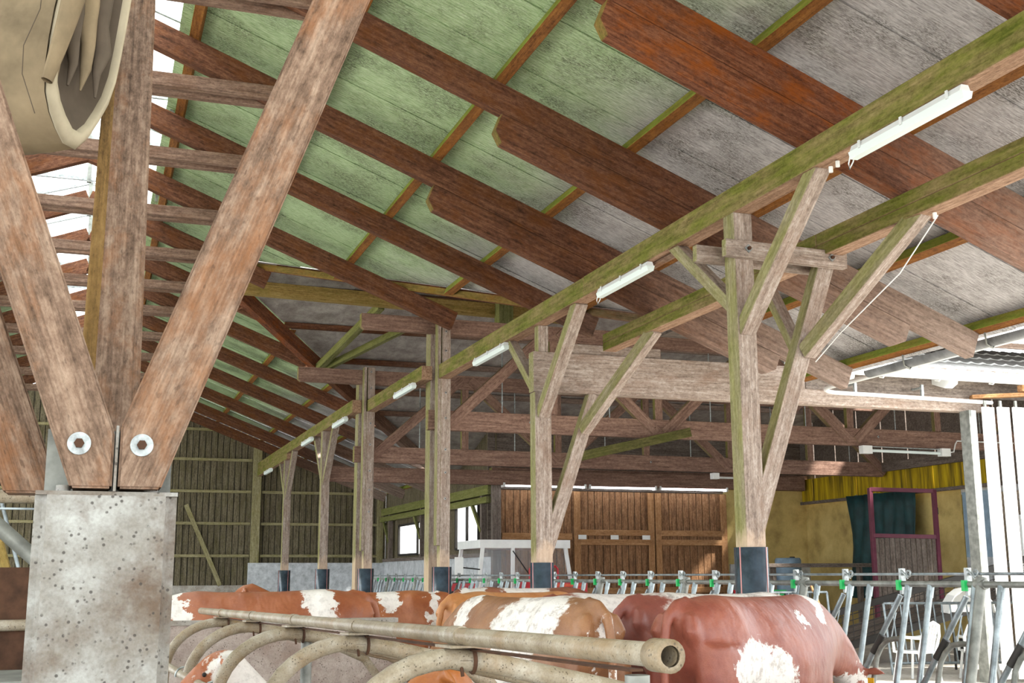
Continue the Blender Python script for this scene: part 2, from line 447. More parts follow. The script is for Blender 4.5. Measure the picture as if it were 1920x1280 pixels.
# rafters with their lower stiffening timbers
def rafter(y, x0, x1, s_lo, s_hi, mat='rafter', ch=None, name='rafter', t=0.14):
    hh = (s_hi - s_lo) * CA; sm = (s_lo + s_hi) / 2
    return timber(name, (x0, y + t/2, roofz(x0, sm)), (x1, y + t/2, roofz(x1, sm)), t, hh, mat, ceil, (SA, 0, CA), 0.006, ch)
for y in RAFT:
    x1 = 9.58
    if y < 22.19 and x_near(y) < 9.58: x1 = x_near(y) + (0.0 if y != 18.63 else 0.75)
    elif y > 22.19 and x_far(y) < 9.58: x1 = x_far(y)
    rafter(y, RX, x1, 5.585, 5.915, 'rafter_r' if y in (8.32, 5.75) else 'rafter')
for y, a, b in ((5.75, 3.75, 8.7), (8.32, 3.72, 8.62), (10.98, 3.70, 8.62), (13.45, 3.66, 8.45)):
    rafter(y, a, b, 5.255, 5.58, 'rafter_r' if y < 9 else 'rafter', (0.11, 0.11), 'stiffener')
# left slope: rafters and sheets down to the far side (seen past the pillar)
def lmirror(x): return 2 * RX - x
for y in RAFT:
    a = Vector((RX, y + 0.07, roofz2(RX, 5.75))); b = Vector((-7.5, y + 0.07, roofz2(-7.5, 5.75)))
    timber('rafter', a, b, 0.14, 0.33 * CA, 'rafter', ceil, (0, 0, 1), 0.006)
for i in range(4):
    for j in range(-4, 8):
        xa, xb = -1.5 - 1.5 * i, -1.5 - 1.5 * (i+1) - 0.08
        ya = 8.0 + 4.05 * j
        za, zb = roofz2(xa, 6.06), roofz2(xb, 6.06)
        mb = MB(); mb.add([(xa, ya, za), (xb, ya, zb), (xb, ya+4.06, zb), (xa, ya+4.06, za), (xa, ya, za+.01), (xb, ya, zb+.01), (xb, ya+4.06, zb+.01), (xa, ya+4.06, za+.01)],
               [(0,1,2,3),(7,6,5,4),(0,4,5,1),(1,5,6,2),(2,6,7,3),(3,7,4,0)])
        mb.build('roof_sheet', 'sheet', ceil)
# collar ties on every rafter pair
for y in RAFT[6:]:
    timber('collar_tie', (-2.75, y - 0.055, 7.2), (1.95, y - 0.055, 7.2), 0.10, 0.165, 'collar', ceil)
    timber('collar_tie', (-2.75, y + 0.20, 7.2), (1.95, y + 0.20, 7.2), 0.10, 0.165, 'collar', ceil)
# valley rafters of the hall roof
zz = lambda x: roofz(x, 5.80)
timber('valley_rafter', (1.95, 22.13, zz(1.95) + .17), (8.6, 21.35-1.238*6.02, zz(8.6) + .17), 0.10, 0.12, 'rafter_r', ceil)
timber('valley_rafter', (1.95, 22.25, zz(1.95) - .05), (4.55, 23.0+1.356*2.05, zz(4.55) - .1), 0.16, 0.30, 'rafter_r', ceil)
timber('valley_rafter', (4.6, 23.0+1.356*2.1, zz(4.6) - .1), (9.4, 23.0+1.356*6.9, zz(9.4) - .1), 0.16, 0.28, 'rafter', ceil)

# ---- ridge light: raised translucent ridge over the open ridge
sky = tag(empty('window_1', (RX, 0, 8.2)), 'translucent raised ridge light along the barn ridge', None, None, 'structure')
zr = roofz(0.72, 6.06)
for s in (-1, 1):
    y = 8.3
    xa, xb = RX, RX + s * 1.32
    za, zb = zr + 0.78, zr + 0.34
    while y < YG:
        mb = MB(); mb.add([(xa, y, za), (xb, y, zb), (xb, y+1.96, zb), (xa, y+1.96, za), (xa, y, za+.012), (xb, y, zb+.012), (xb, y+1.96, zb+.012), (xa, y+1.96, za+.012)],
               [(0,1,2,3),(7,6,5,4),(0,4,5,1),(1,5,6,2),(2,6,7,3),(3,7,4,0)])
        mb.build('ridge_pane', 'poly', sky); y += 2.0
    y = 8.25
    while y < YG:
        timber('ridge_bar', (xa, y, za - .03), (xb, y, zb - .03), 0.05, 0.05, 'steel', sky, bev=0)
        timber('ridge_post', (RX + s * 1.10, y, zr - .1), (RX + s * 1.10, y, zb + .05), 0.05, 0.05, 'galv_dull', sky, up=(1, 0, 0), bev=0)
        y += 2.0
    timber('ridge_rail', (RX + s * 1.10, 6.0, zr + .36), (RX + s * 1.10, YG, zr + .36), 0.05, 0.06, 'steel', sky, bev=0)
y = 8.25
while y < YG:
    timber('ridge_post', (RX, y, zr + .12), (RX, y, zr + .76), 0.07, 0.07, 'galv_dull', sky, up=(1, 0, 0), bev=0)
    timber('ridge_cross_bar', (RX - 1.1, y, zr + .18), (RX + 1.1, y, zr + .18), 0.045, 0.07, 'steel', sky, bev=0); y += 2.0

# ---- far gable wall: upright boards behind horizontal rails
gw = tag(empty('wall_back', (4, YG, 0)), 'far gable wall of upright boards behind horizontal rails', None, None, 'structure')
random.seed(3)
x = -8.0; bw = 0.2
while x < 9.5:
    top = roofz2(x + bw/2, 5.95); off = random.choice((0, 0.032)) + random.uniform(0, .006)
    timber('board', (x + bw/2, YG + 0.09 + off, 1.0), (x + bw/2, YG + 0.09 + off, top), bw - 0.022, 0.025, 'wall_board', gw, up=(0, 1, 0), bev=0)
    x += bw
MB().prism([(-8.2, .5), (9.6, .5), (9.6, roofz(9.6, 6.0)), (RX, roofz(RX, 6.0)), (-8.2, roofz2(-8.2, 6.0))], 1, YG + 0.15, YG + 0.2).build('backing', 'dark', gw)
for z in (2.25, 3.3, 4.35, 5.4, 6.4):
    for a, b in ((-8.0, 4.95), (5.3, 9.4)):
        if z > 5.0 and a > 5: continue
        b2 = min(b, 5.6 + (5.9 - z) / TA)
        if b2 > a + .4: timber('rail', (a, YG - 0.02, z), (b2, YG - 0.02, z), 0.08, 0.09, 'wall_rail', gw)
timber('gable_post', (5.12, YG - 0.06, 0), (5.12, YG - 0.06, 5.9), 0.16, 0.28, 'wall_rail', gw, up=(1, 0, 0))
timber('gable_post', (9.35, YG - 0.06, 0), (9.35, YG - 0.06, 4.2), 0.16, 0.2, 'wall_rail', gw, up=(1, 0, 0))
timber('diagonal_brace', (2.85, YG - 0.1, 3.9), (4.05, YG - 0.1, 1.3), 0.05, 0.14, 'wall_rail', gw)
timber('gable_rafter', (RX, YG - 0.12, roofz(RX, 5.75)), (9.5, YG - 0.12, roofz(9.5, 5.75)), 0.16, 0.30, 'rafter', gw)
MB().box((-8.2, YG - 0.08, 0), (4.9, YG + 0.1, 1.3)).build('wall_base', 'concrete', gw)
MB().box((4.9, YG - 0.4, 0), (9.5, YG - 0.22, 2.02)).build('wall_base', 'white_block', gw)

# ---- side wall with two windows between gable and hall (X 9.5)
sw = tag(empty('wall_right', (9.5, 34, 0)), 'boarded side wall over a grey block base', None, None, 'structure')
def hz_(y): return 7.5 - 0.315 * abs(y - 22.19) - 0.02
y = 28.6
wins = [(29.9, 31.95, 2.3, 3.45), (36.1, 38.5, 2.25, 3.2)]
while y < YG:
    tp_ = max(4.5, hz_(y))
    segs = [(2.05, tp_)]
    for a, b, z0, z1 in wins:
        if y + 0.2 > a and y < b: segs = [(2.05, z0), (z1, tp_)]
    for z0, z1 in segs:
        timber('board', (9.6, y + 0.1, z0), (9.6, y + 0.1, z1), 0.185, 0.025, 'wall_board', sw, up=(1, 0, 0), bev=0)
    y += 0.2
y = 28.6
while y < YG - 0.4:
    MB().box((9.45, y, 0), (9.68, y + 1.48, 2.05)).build('base_slab', 'white_block', sw); y += 1.5
timber('wall_plate', (9.45, 28.6, 3.72), (9.45, YG, 3.72), 0.16, 0.24, 'green_wood', sw)
timber('wall_plate', (9.40, 28.6, 3.47), (9.40, YG, 3.47), 0.14, 0.16, 'green_wood', sw)
timber('sill_beam', (9.45, 28.6, 2.10), (9.45, YG - .4, 2.10), 0.16, 0.10, 'grey_board', sw)
for yy in (29.2, 33.4, 35.2, 39.3):
    timber('wall_post', (9.45, yy, 2.1), (9.45, yy, 3.6), 0.14, 0.14, 'grey_board', sw, up=(1, 0, 0))
    timber('wall_brace', (9.40, yy, 2.7), (9.40, yy + 0.9, 3.5), 0.08, 0.1, 'green_wood', sw)
for i, (a, b, z0, z1) in enumerate(wins):
    wo = tag(empty('window_%d' % (i + 2), (9.55, (a+b)/2, z0)), ('near' if i == 0 else 'far') + ' window in the boarded side wall', None, None, 'structure')
    for p0, p1 in (((9.55, a, z0), (9.55, b, z0)), ((9.55, a, z1), (9.55, b, z1)), ((9.55, a, z0), (9.55, a, z1)), ((9.55, b, z0), (9.55, b, z1))) + ((((9.55, (a+b)/2, z0), (9.55, (a+b)/2, z1)),) if i == 0 else ()):
        timber('window_frame', p0, p1, 0.07, 0.07, 'black_metal', wo, up=(1, 0, 0) if p0[2] != p1[2] else (0, 0, 1), bev=0)
    MB().box((9.57, a, z0), (9.58, b, z1)).build('pane', 'pane', wo)

# ---- boarded end wall of the hall with the big gate (Y 28.5)
WY = 28.5
ww = tag(empty('wall_hall', (13, WY, 0)), 'brown boarded end wall of the hall', None, None, 'structure')
random.seed(5)
x = 9.62
while x < 16.1:
    bw = random.uniform(0.17, 0.23)
    top = 3.72
    timber('board', (x + bw/2, WY + 0.06 + random.uniform(0, .02), 0.1), (x + bw/2, WY + 0.06 + random.uniform(0, .02), top), bw - 0.018, 0.028, 'gate_board', ww, up=(0, 1, 0), bev=0)
    x += bw
MB().box((9.5, WY + 0.5, 0), (16.3, WY + 0.55, 4.2)).build('backing', 'grey_board', ww)
MB().prism([(9.4, 3.75), (18.8, 3.75), (18.8, 5.55), (9.4, 5.55)], 1, WY + .15, WY + .2).build('upper_boarding', 'grey_board', ww)
timber('header_beam', (9.4, WY - 0.05, 4.05), (18.6, WY - 0.05, 4.05), 0.2, 0.42, 'truss', ww)
timber('corner_post', (9.55, WY - 0.03, 0), (9.55, WY - 0.03, 4.3), 0.16, 0.22, 'grey_board', ww, up=(1, 0, 0))
for z, a, b in ((2.56, 9.7, 11.6),):
    timber('rail', (a, WY - 0.02, z), (b, WY - 0.02, z), 0.06, 0.16, 'gate_rail', ww)
dg = tag(empty('door_1', (13.8, WY, 0)), 'big brown boarded sliding gate in the hall end wall', None, None, 'structure')
for a, b in ((11.65, 13.9), (13.95, 16.05)):
    for z in (1.2, 2.42, 2.66):
        timber('gate_rail', (a, WY - 0.08, z), (b, WY - 0.08, z), 0.05, 0.15, 'gate_rail', dg)
    for xx in (a + .08, b - .08):
        timber('gate_stile', (xx, WY - 0.08, 0.2), (xx, WY - 0.08, 3.7), 0.05, 0.17, 'gate_rail', dg, up=(1, 0, 0))
for xx in (11.85, 12.75, 13.65):
    MB().box((xx - .11, WY - 0.13, 2.49), (xx + .11, WY - 0.115, 2.6)).build('sign_plate', 'white', dg)

# ---- plastered walls of the hall (Y 28.5 and X 18.6)
pw = tag(empty('wall_plaster', (18.6, 26, 0)), 'rough yellow plastered hall wall with a yellow sheet band above', None, None, 'structure')
MB().box((16.12, WY, 0), (18.7, WY + 0.2, 4.2)).build('plaster', 'plaster', pw)
MB().box((16.14, WY - 0.06, 0), (18.6, WY, 1.86)).build('plinth', 'white_block', pw)
MB().box((18.6, 24.6, 0), (18.8, WY, 3.62)).build('plaster', 'plaster', pw)
MB().box((18.6, 22.2, 0), (18.8, 24.6, 3.62)).build('plaster', 'plaster', pw)
MB().box((18.6, 16.0, 3.35), (18.8, 22.2, 3.62)).build('lintel', 'white_block', pw)
y = 16.0
while y < WY:
    MB().box((18.5, y, 3.52), (18.55, y + 0.97, 4.15)).build('cladding_sheet', 'yellow_sheet' if y > 20.5 else 'grey_board', pw); y += 1.0
y = 16.0
while y < WY:
    MB().box((18.6, y, 4.15), (18.64, y + 0.96, 6.2)).build('cladding_sheet', 'grey_board', pw); y += 1.0
timber('wall_beam', (18.45, 16, 3.5), (18.45, WY, 3.5), 0.05, 0.08, 'grey_board', pw)
timber('wall_beam', (18.4, 16, 4.18), (18.4, 24.9, 4.18), 0.1, 0.22, 'grey_board', pw)
MB().box((18.58, 21.3, 0), (18.82, 22.15, 1.95)).build('pier_base', 'white_block', pw)
MB().box((18.58, 21.3, 1.95), (18.82, 22.15, 3.4)).build('pier', 'lightblue', pw)
d2 = tag(empty('door_2', (18.8, 20, 0)), 'pale grey door standing behind the plaster pier', None, None, 'structure')
MB().box((19.2, 17.0, 0), (19.25, 21.1, 2.75)).build('door_leaf', 'door_grey', d2)
MB().box((19.1, 21.05, 0), (19.3, 21.15, 2.85)).build('door_frame', 'white', d2)
MB().box((19.1, 17.0, 2.75), (19.3, 21.1, 2.85)).build('door_frame', 'white', d2)
MB().box((19.3, 14, 0), (19.4, 22.2, 4.0)).build('wall_infill', 'grey_board', d2)

# ---- hall roof (ridge across, Y 22.2)
hc = tag(empty('ceiling', (12, 22.2, 7.4)), 'roof of the cross hall on lattice girders', None, None, 'structure')
def hz(y): return 7.5 - 0.315 * abs(y - 22.19)
def hall_cell(xa, xb, ya, yb):
    cell = [(xa, ya), (xb, ya), (xb, yb), (xa, yb)]
    if yb <= 22.2: c = clip(cell, lambda p: p[1] - (21.35 - 1.238 * (p[0] - 2.58)) + 0.05)
    else: c = clip(cell, lambda p: (23.0 + 1.356 * (p[0] - 2.5)) - p[1] + 0.05)
    if len(c) < 3: return
    mb = MB(); n = len(c)
    vs = [(a, b, hz(b)) for a, b in c] + [(a, b, hz(b) + .01) for a, b in c]
    mb.add(vs, [tuple(range(n)), tuple(reversed(range(n, 2*n)))] + [(i, n+i, n+(i+1) % n, (i+1) % n) for i in range(n)])
    mb.build('roof_sheet', 'wing_sheet', hc)
for xa in [1.9 + 1.4 * i for i in range(12)]:
    for ya, yb in ((14.9, 17.3), (17.3, 19.75), (19.75, 22.19), (22.2, 24.3), (24.3, 26.4), (26.4, 28.6)):
        hall_cell(xa, xa + 1.402, ya, yb + .0)
MB().box((7.6, 14.3, 4.98), (10.4, 15.2, 5.02)).build('sun_block_board', 'grey_board', hc)  # mostly hidden board, added to keep the sun off the broad cross beam
for xa in (5.6, 7.0, 8.4):
    for ya, yb in ((28.6, 30.7), (30.7, 32.9)): hall_cell(xa, min(xa + 1.402, 9.8), ya, yb)
for y in (23.0, 24.4, 25.8, 27.2, 28.3):
    xs0 = max(2.2, x_far(y) - 0.3) if y > 22.2 else x_near(y)
    timber('batten', (x_far(y), y, hz(y) - 0.07), (18.6, y, hz(y) - 0.07), 0.1, 0.12, 'rafter', hc)
for y in (15.4, 16.8, 18.2, 19.6, 21.0):
    timber('batten', (x_near(y), y, hz(y) - 0.07), (18.6, y, hz(y) - 0.07), 0.1, 0.12, 'rafter', hc)
timber('ridge_beam', (2.0, 22.2, 6.95), (9.5, 22.2, 6.80), 0.18, 0.26, 'ridge_wood', hc)
timber('ridge_stub', (7.55, 22.0, 6.2), (7.55, 22.0, 7.05), 0.3, 0.3, 'green_wood', hc, up=(1, 0, 0))
timber('roof_strut', (4.45, 25.4, 6.05), (5.1, 22.3, 6.8), 0.14, 0.16, 'green_wood', hc)
timber('roof_strut', (4.5, 25.45, 6.0), (6.4, 22.5, 6.85), 0.12, 0.14, 'green_wood', hc)

# ---- white tiled roof edge of the hall over the yard (X > 9.9)
wr = tag(empty('trim_1', (14, 14.6, 4.5)), 'white tiled roof edge with gutter above the yard', None, None, 'structure')
for k in range(5):
    for j in range(10):
        xa = 9.9 + 0.95 * j; ya = 14.62 + 0.62 * k; za = 4.60 + 0.36 * 0.62 * k
        mb = MB(); n = 13; vs = []; fs = []
        for i in range(n):
            u = i / (n - 1); bumpz = 0.028 * (1 if (i % 3 == 0) else 0)
            vs += [(xa + u * 0.95, ya, za + bumpz), (xa + u * 0.95, ya + 0.66, za + 0.36 * 0.66 + bumpz - 0.03), (xa + u * 0.95, ya, za + bumpz - .05)]
        for i in range(n - 1):
            a = 3 * i; b = 3 * (i+1); fs += [(a, b, b+1, a+1), (a+2, b+2, b, a)]
        mb.add(vs, fs); mb.build('roof_tile_strip', 'white_roof', wr)
g = MB()
for i in range(9):
    a = math.pi * i / 8
    g.v.append((9.9, 14.5 - 0.07 * math.cos(a), 4.53 - 0.07 * math.sin(a))); g.v.append((19.5, 14.5 - 0.07 * math.cos(a), 4.53 - 0.07 * math.sin(a)))
for i in range(8): g.f.append((2*i, 2*i+1, 2*i+3, 2*i+2)); g.sm.append(True)
g.build('gutter', 'white', wr)
for xx in (10.9, 11.9, 12.9, 13.9):
    MB().tube([(xx, 14.57, 4.60), (xx, 14.42, 4.58), (xx, 14.42, 4.50), (xx, 14.5, 4.44), (xx, 14.58, 4.46)], 0.012, 6).build('gutter_bracket', 'white', wr)
for xx in (10.4, 12.25, 14.1):
    timber('rafter_end', (xx, 14.6, 4.44), (xx, 16.2, 5.0), 0.16, 0.2, 'white', wr, chamfer=(0.1, 0))
MB().box((9.9, 15.0, 4.3), (19, 15.04, 4.75)).build('soffit_board', 'grey_board', wr)

# ---- eave of the main roof: gutter along X 9.75
eg = tag(empty('trim_2', (9.72, 10, 4.2)), 'grey eaves gutter hanging under the barn roof edge', None, None, 'structure')
g = MB()
for i in range(11):
    a = math.pi * i / 10
    for y in (3.5, 13.25): g.v.append((9.74 - 0.085 * math.cos(a), y, 4.27 - 0.085 * math.sin(a)))
for i in range(10): g.f.append((2*i, 2*i+1, 2*i+3, 2*i+2)); g.sm.append(True)
g.build('gutter', 'fibre_gutter', eg)
for y in (6.5, 8.7, 10.9, 12.4):
    MB().tube([(9.64, y, 4.38), (9.655, y, 4.2), (9.74, y, 4.16), (9.8, y, 4.24)], 0.012, 6).build('gutter_bracket', 'green_tag' if False else 'galv_dull', eg)

# ================================================================== TIMBER FRAME
def thing(name, label, cat, loc=(0, 0, 0), group=None, rz=0.0):
    return tag(empty(name, loc, rz), label, cat, group)

# long green beams
b1 = thing('longitudinal_beam', 'long algae-green beam carried by the post row, with the tube lamps under it', 'beam', (5.7, 4, 5.0))
timber('beam_piece', (5.7, 3.6, 5.122), (5.7, 13.25, 5.122), 0.2, 0.255, 'beam', b1)
timber('beam_piece', (5.7, 13.26, 5.120), (5.7, 19.95, 5.120), 0.2, 0.25, 'beam', b1)
timber('beam_piece', (5.44, 20.06, 5.122), (5.44, 25.2, 5.122), 0.2, 0.25, 'beam', b1)
timber('beam_piece', (5.16, 24.66, 5.13), (5.16, 34.9, 5.13), 0.2, 0.27, 'beam', b1)
timber('beam_piece', (5.16, 34.91, 5.13), (5.16, 39.9, 5.13), 0.2, 0.28, 'beam', b1)
timber('beam_piece', (5.10, 33.5, 4.90), (5.10, 39.8, 4.90), 0.12, 0.16, 'beam', b1)
timber('under_batten', (5.74, 10.9, 4.975), (5.74, 13.1, 4.975), 0.09, 0.035, 'strut', b1)
b2 = thing('longitudinal_beam', 'shorter split green beam on slanted struts, ending beside the second post', 'beam', (6.65, 4, 4.8))
timber('beam_piece', (6.65, 3.6, 4.82), (6.65, 9.62, 4.82), 0.2, 0.12, 'beam', b2)
timber('beam_piece', (6.65, 3.6, 4.70), (6.65, 9.62, 4.70), 0.2, 0.115, 'beam', b2)
timber('beam_piece', (6.65, 9.63, 4.82), (6.65, 14.85, 4.82), 0.2, 0.12, 'beam', b2)
timber('beam_piece', (6.65, 9.63, 4.70), (6.65, 14.85, 4.70), 0.2, 0.115, 'beam', b2)

def sleeve(p, x, y, zt, r=0.155):
    mb = MB(); mb.lathe([(r, 0.02), (r, zt), (r - 0.012, zt), (r - 0.012, zt - 0.3)], 28, (x, y, 0)); o = mb.build('sleeve', 'sleeve', p)
    for a in (R(200), R(300), R(30)):
        s = MB(); s.box((r - 0.002, -0.006, 0.02), (r + 0.0015, 0.006, zt)); s.build('stripe', 'stripe', o, Matrix.Translation((x, y, 0)) @ Matrix.Rotation(a, 4, 'Z'))
    return o
def bolt(p, c, n=(0, -1, 0), r=0.022, plate=0.05):
    m, _ = frame(c, Vector(c) + Vector(n) * 0.03, (0, 0, 1))
    o = MB().box((0, -plate/2, -plate/2), (0.006, plate/2, plate/2)).build('washer_plate', 'steel', p, m @ Matrix.Rotation(R(45), 4, 'X'))
    b = MB().tube([(0.004, 0, 0), (0.03, 0, 0)], r * 0.6, 6); b.build('bolt_head', 'rust', o, m)

# post 1 with strut and braces to both beams
p = thing('timber_post', 'nearest grey timber post with a slanted side strut and double tie near its top', 'post', (5.7, 9.66, 0), 'roof posts in a row')
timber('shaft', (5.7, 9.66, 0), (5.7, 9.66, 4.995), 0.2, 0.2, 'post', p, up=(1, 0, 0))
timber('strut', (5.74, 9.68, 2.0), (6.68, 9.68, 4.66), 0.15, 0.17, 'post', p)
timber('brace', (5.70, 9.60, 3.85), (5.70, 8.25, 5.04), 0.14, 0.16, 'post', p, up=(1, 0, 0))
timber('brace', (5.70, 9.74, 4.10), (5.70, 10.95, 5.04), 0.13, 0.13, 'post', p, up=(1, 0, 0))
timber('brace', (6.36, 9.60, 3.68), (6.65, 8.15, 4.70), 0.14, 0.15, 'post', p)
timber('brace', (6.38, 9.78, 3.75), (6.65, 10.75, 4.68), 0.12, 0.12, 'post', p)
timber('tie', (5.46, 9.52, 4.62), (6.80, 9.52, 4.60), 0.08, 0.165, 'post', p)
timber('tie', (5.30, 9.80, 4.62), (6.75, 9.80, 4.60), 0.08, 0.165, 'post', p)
bolt(p, (5.70, 9.475, 4.62), r=0.03, plate=0.06); bolt(p, (6.62, 9.475, 4.61), r=0.03, plate=0.06)
sleeve(p, 5.7, 9.66, 1.84)
MB().tube([(6.70, 8.02, 4.62), (6.72, 8.6, 4.25), (6.56, 9.35, 3.82), (6.47, 9.62, 3.60)], 0.006, 6).build('cable', 'white', p)
for c_ in ((5.70, 8.10, 4.97), (5.70, 8.0, 4.985), (6.65, 8.0, 4.63)):
    MB().tube([c_, (c_[0], c_[1], c_[2] - .05)], .018, 10).build('insulator', 'white', p)
# post 2
p = thing('timber_post', 'second timber post from the front, under the end of the broad cross beam', 'post', (5.72, 15.12, 0), 'roof posts in a row')
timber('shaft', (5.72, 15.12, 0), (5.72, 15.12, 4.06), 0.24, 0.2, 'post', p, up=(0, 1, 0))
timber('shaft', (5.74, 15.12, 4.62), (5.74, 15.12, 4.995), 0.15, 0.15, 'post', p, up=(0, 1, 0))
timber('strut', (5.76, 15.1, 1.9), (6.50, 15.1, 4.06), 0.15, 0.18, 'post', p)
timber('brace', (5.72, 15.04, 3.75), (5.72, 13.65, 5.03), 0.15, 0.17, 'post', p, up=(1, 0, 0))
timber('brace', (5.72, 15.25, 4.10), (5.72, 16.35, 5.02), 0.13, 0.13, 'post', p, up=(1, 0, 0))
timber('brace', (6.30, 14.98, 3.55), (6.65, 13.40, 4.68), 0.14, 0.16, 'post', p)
sleeve(p, 5.72, 15.12, 1.76, 0.16)
# post 3 and 4: double posts gripping the girders
def double_post(label, x, y, top, zb, sx):
    p = thing('timber_post', label, 'post', (x, y, 0), 'roof posts in a row')
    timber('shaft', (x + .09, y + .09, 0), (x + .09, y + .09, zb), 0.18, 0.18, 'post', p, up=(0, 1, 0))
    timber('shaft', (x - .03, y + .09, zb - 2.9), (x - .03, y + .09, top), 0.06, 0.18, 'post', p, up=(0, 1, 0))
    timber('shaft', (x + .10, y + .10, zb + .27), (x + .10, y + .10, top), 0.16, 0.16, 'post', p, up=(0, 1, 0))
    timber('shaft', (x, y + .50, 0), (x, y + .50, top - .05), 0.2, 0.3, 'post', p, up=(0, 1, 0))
    for z in (2.9, 3.35, 3.75, 4.3, 4.75, 5.5, 5.85):
        if abs(z - zb) > .1 and not zb < z < zb + .3: bolt(p, (x + .09, y - .003, z), r=0.014, plate=0.035)
    sleeve(p, x + .08, y + .14, 1.74, 0.17)
    return p
double_post('third timber post from the front, doubled and bolted, taller than its neighbours', 5.64, 19.85, 6.05, 5.0, 0)
double_post('fourth timber post from the front, doubled and bolted', 5.32, 24.45, 5.95, 5.0, 0)
def far_post(label, x, y, br):
    p = thing('timber_post', label, 'post', (x, y, 0), 'roof posts in a row')
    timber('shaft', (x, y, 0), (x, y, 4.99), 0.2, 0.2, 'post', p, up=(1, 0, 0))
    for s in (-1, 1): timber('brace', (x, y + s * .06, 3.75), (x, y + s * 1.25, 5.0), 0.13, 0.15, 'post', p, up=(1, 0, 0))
    sleeve(p, x, y, 1.75, 0.17)
far_post('slim braced timber post, fifth from the front', 5.16, 28.2, 1)
far_post('farthest free-standing braced timber post before the gable wall', 5.16, 34.05, 1)

# broad cross beam at the hall front
bb = thing('cross_beam', 'broad pale glued beam spanning from the second post to the white doors', 'beam', (9.4, 15.1, 4.06))
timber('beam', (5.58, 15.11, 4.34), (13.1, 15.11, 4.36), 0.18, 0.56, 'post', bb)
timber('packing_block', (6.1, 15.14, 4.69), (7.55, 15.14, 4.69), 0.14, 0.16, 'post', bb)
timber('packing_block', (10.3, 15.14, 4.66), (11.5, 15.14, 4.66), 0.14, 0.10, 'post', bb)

# lattice girders in the hall
def girder(label, y, x0, x1, zu0, zu1, zl0, zl1, xd, nweb, ov):
    t = thing('lattice_girder', label, 'girder', ((x0 + x1)/2, y, zl0), 'girders of the hall')
    timber('lower_chord', (x0 - .12, y, (zl0 + zl1)/2), (x1, y, (zl0 + zl1)/2), 0.14, zl1 - zl0, 'truss', t)
    timber('upper_chord', (x0 - ov, y, (zu0 + zu1)/2), (x1, y, (zu0 + zu1)/2 - .05), 0.14, zu1 - zu0, 'truss', t, chamfer=(0.05, 0))
    step = (x1 - x0) / nweb
    for i in range(nweb):
        a = x0 + .25 + step * i; b = a + step * .92
        za, zb = (zl0 + .1, zu1 - .1) if i % 2 == 0 else (zu1 - .1, zl0 + .1)
        timber('web', (a, y - .02, za), (b, y - .02, zb), 0.13, 0.2, 'truss', t)
        if i: timber('hanger', (a - .1, y + .02, zl1), (a - .1, y + .02, zu0), 0.1, 0.16, 'truss', t, up=(1, 0, 0))
        MB().cyl((a + step * .5, y + .09, zl0), (a + step * .5, y + .09, zu1), 0.012, 6).build('tie_rod', 'steel', t)
    for i in range(4): bolt(t, (x0 + 1.8 + 2.5 * i, y - .075, (zl0 + zl1)/2 + .02), r=0.014, plate=0.04)
    return t
girder('front lattice girder of the hall with its chord ends gripped by the third post', 20.17, 5.6, 18.4, 5.86, 6.14, 4.12, 4.47, 0, 6, 1.35)
girder('rear lattice girder of the hall gripped by the fourth post', 24.78, 5.25, 18.4, 5.62, 5.93, 3.95, 4.29, 0, 6, 1.35)
t = thing('cross_beam', 'dark cross beam behind the girders reaching to the fifth post', 'beam', (9, 28.0, 3.9))
timber('beam', (5.1, 28.25, 3.98), (18.4, 28.25, 4.02), 0.16, 0.36, 'truss', t)
t = thing('roof_brace', 'green mossy brace sloping up under the front girder', 'beam', (9, 17, 3.9))
timber('brace', (8.25, 19.85, 3.70), (10.5, 19.85, 4.22), 0.14, 0.17, 'mossy', t)

# curved door track with brackets
tr = thing('door_track', 'white bent rail curving from the eaves to the broad cross beam', 'rail', (9.9, 14.8, 4.2))
pts = [(9.83, 3.5 + .9 * i, 4.22) for i in range(12)]
for i in range(1, 9):
    a = R(90 * i / 8); pts.append((9.83 + 0.5 * (1 - math.cos(a)), 14.25 + 0.5 * math.sin(a) , 4.22))
pts += [(10.9, 14.755, 4.22), (12, 14.77, 4.21), (13.1, 14.78, 4.2)]
pts = [q for q in pts if not (q[0] < 9.835 and q[1] > 14.2)]
MB().tube(pts, 0.03, 8).build('rail', 'white', tr)
for q in ((9.83, 9.4), (9.83, 11.6)):
    MB().box((q[0]-.02, q[1]-.02, 4.23), (q[0]+.02, q[1]+.02, 4.42)).build('bracket', 'steel', tr)
for xx in (10.6, 11.8):
    MB().box((xx-.02, 14.76, 4.22), (xx+.02, 14.8, 4.42)).box((xx-.02, 14.8, 4.36), (xx+.02, 15.02, 4.39)).build('bracket', 'steel', tr)

# white folding door leaves beside the jamb
jb = thing('door_post', 'grey steel post under the right end of the broad cross beam', 'post', (12.85, 14.95, 0))
MB().box((12.72, 14.85, 0), (12.84, 15.05, 4.08)).build('shaft', 'white_block', jb)
MB().box((12.70, 14.84, 0), (12.74, 15.06, 4.08)).build('flange', 'galv_dull', jb)
for i, (xa, ya) in enumerate(((12.86, 14.72), (13.10, 14.66), (13.34, 14.60))):
    d = thing('door_leaf', 'white corrugated door leaf hung on the bent rail, %s from the steel post' % ('first', 'second', 'third')[i], 'door', (xa, ya, 0), 'white hanging door leaves')
    MB().box((xa, ya, 0.06), (xa + 0.22, ya + 0.03, 4.12)).build('panel', 'white', d)
    MB().cyl((xa + 0.226, ya + .01, 0.06), (xa + 0.226, ya + .01, 4.12), 0.008, 8).build('edge_tube', 'rust', d)
    MB().box((xa + .04, ya, 4.12), (xa + .08, ya + .03, 4.22)).build('roller', 'galv_dull', d)
d = thing('door_leaf', 'wide white door leaf at the right edge, overexposed by daylight', 'door', (13.6, 14.5, 0), 'white hanging door leaves')
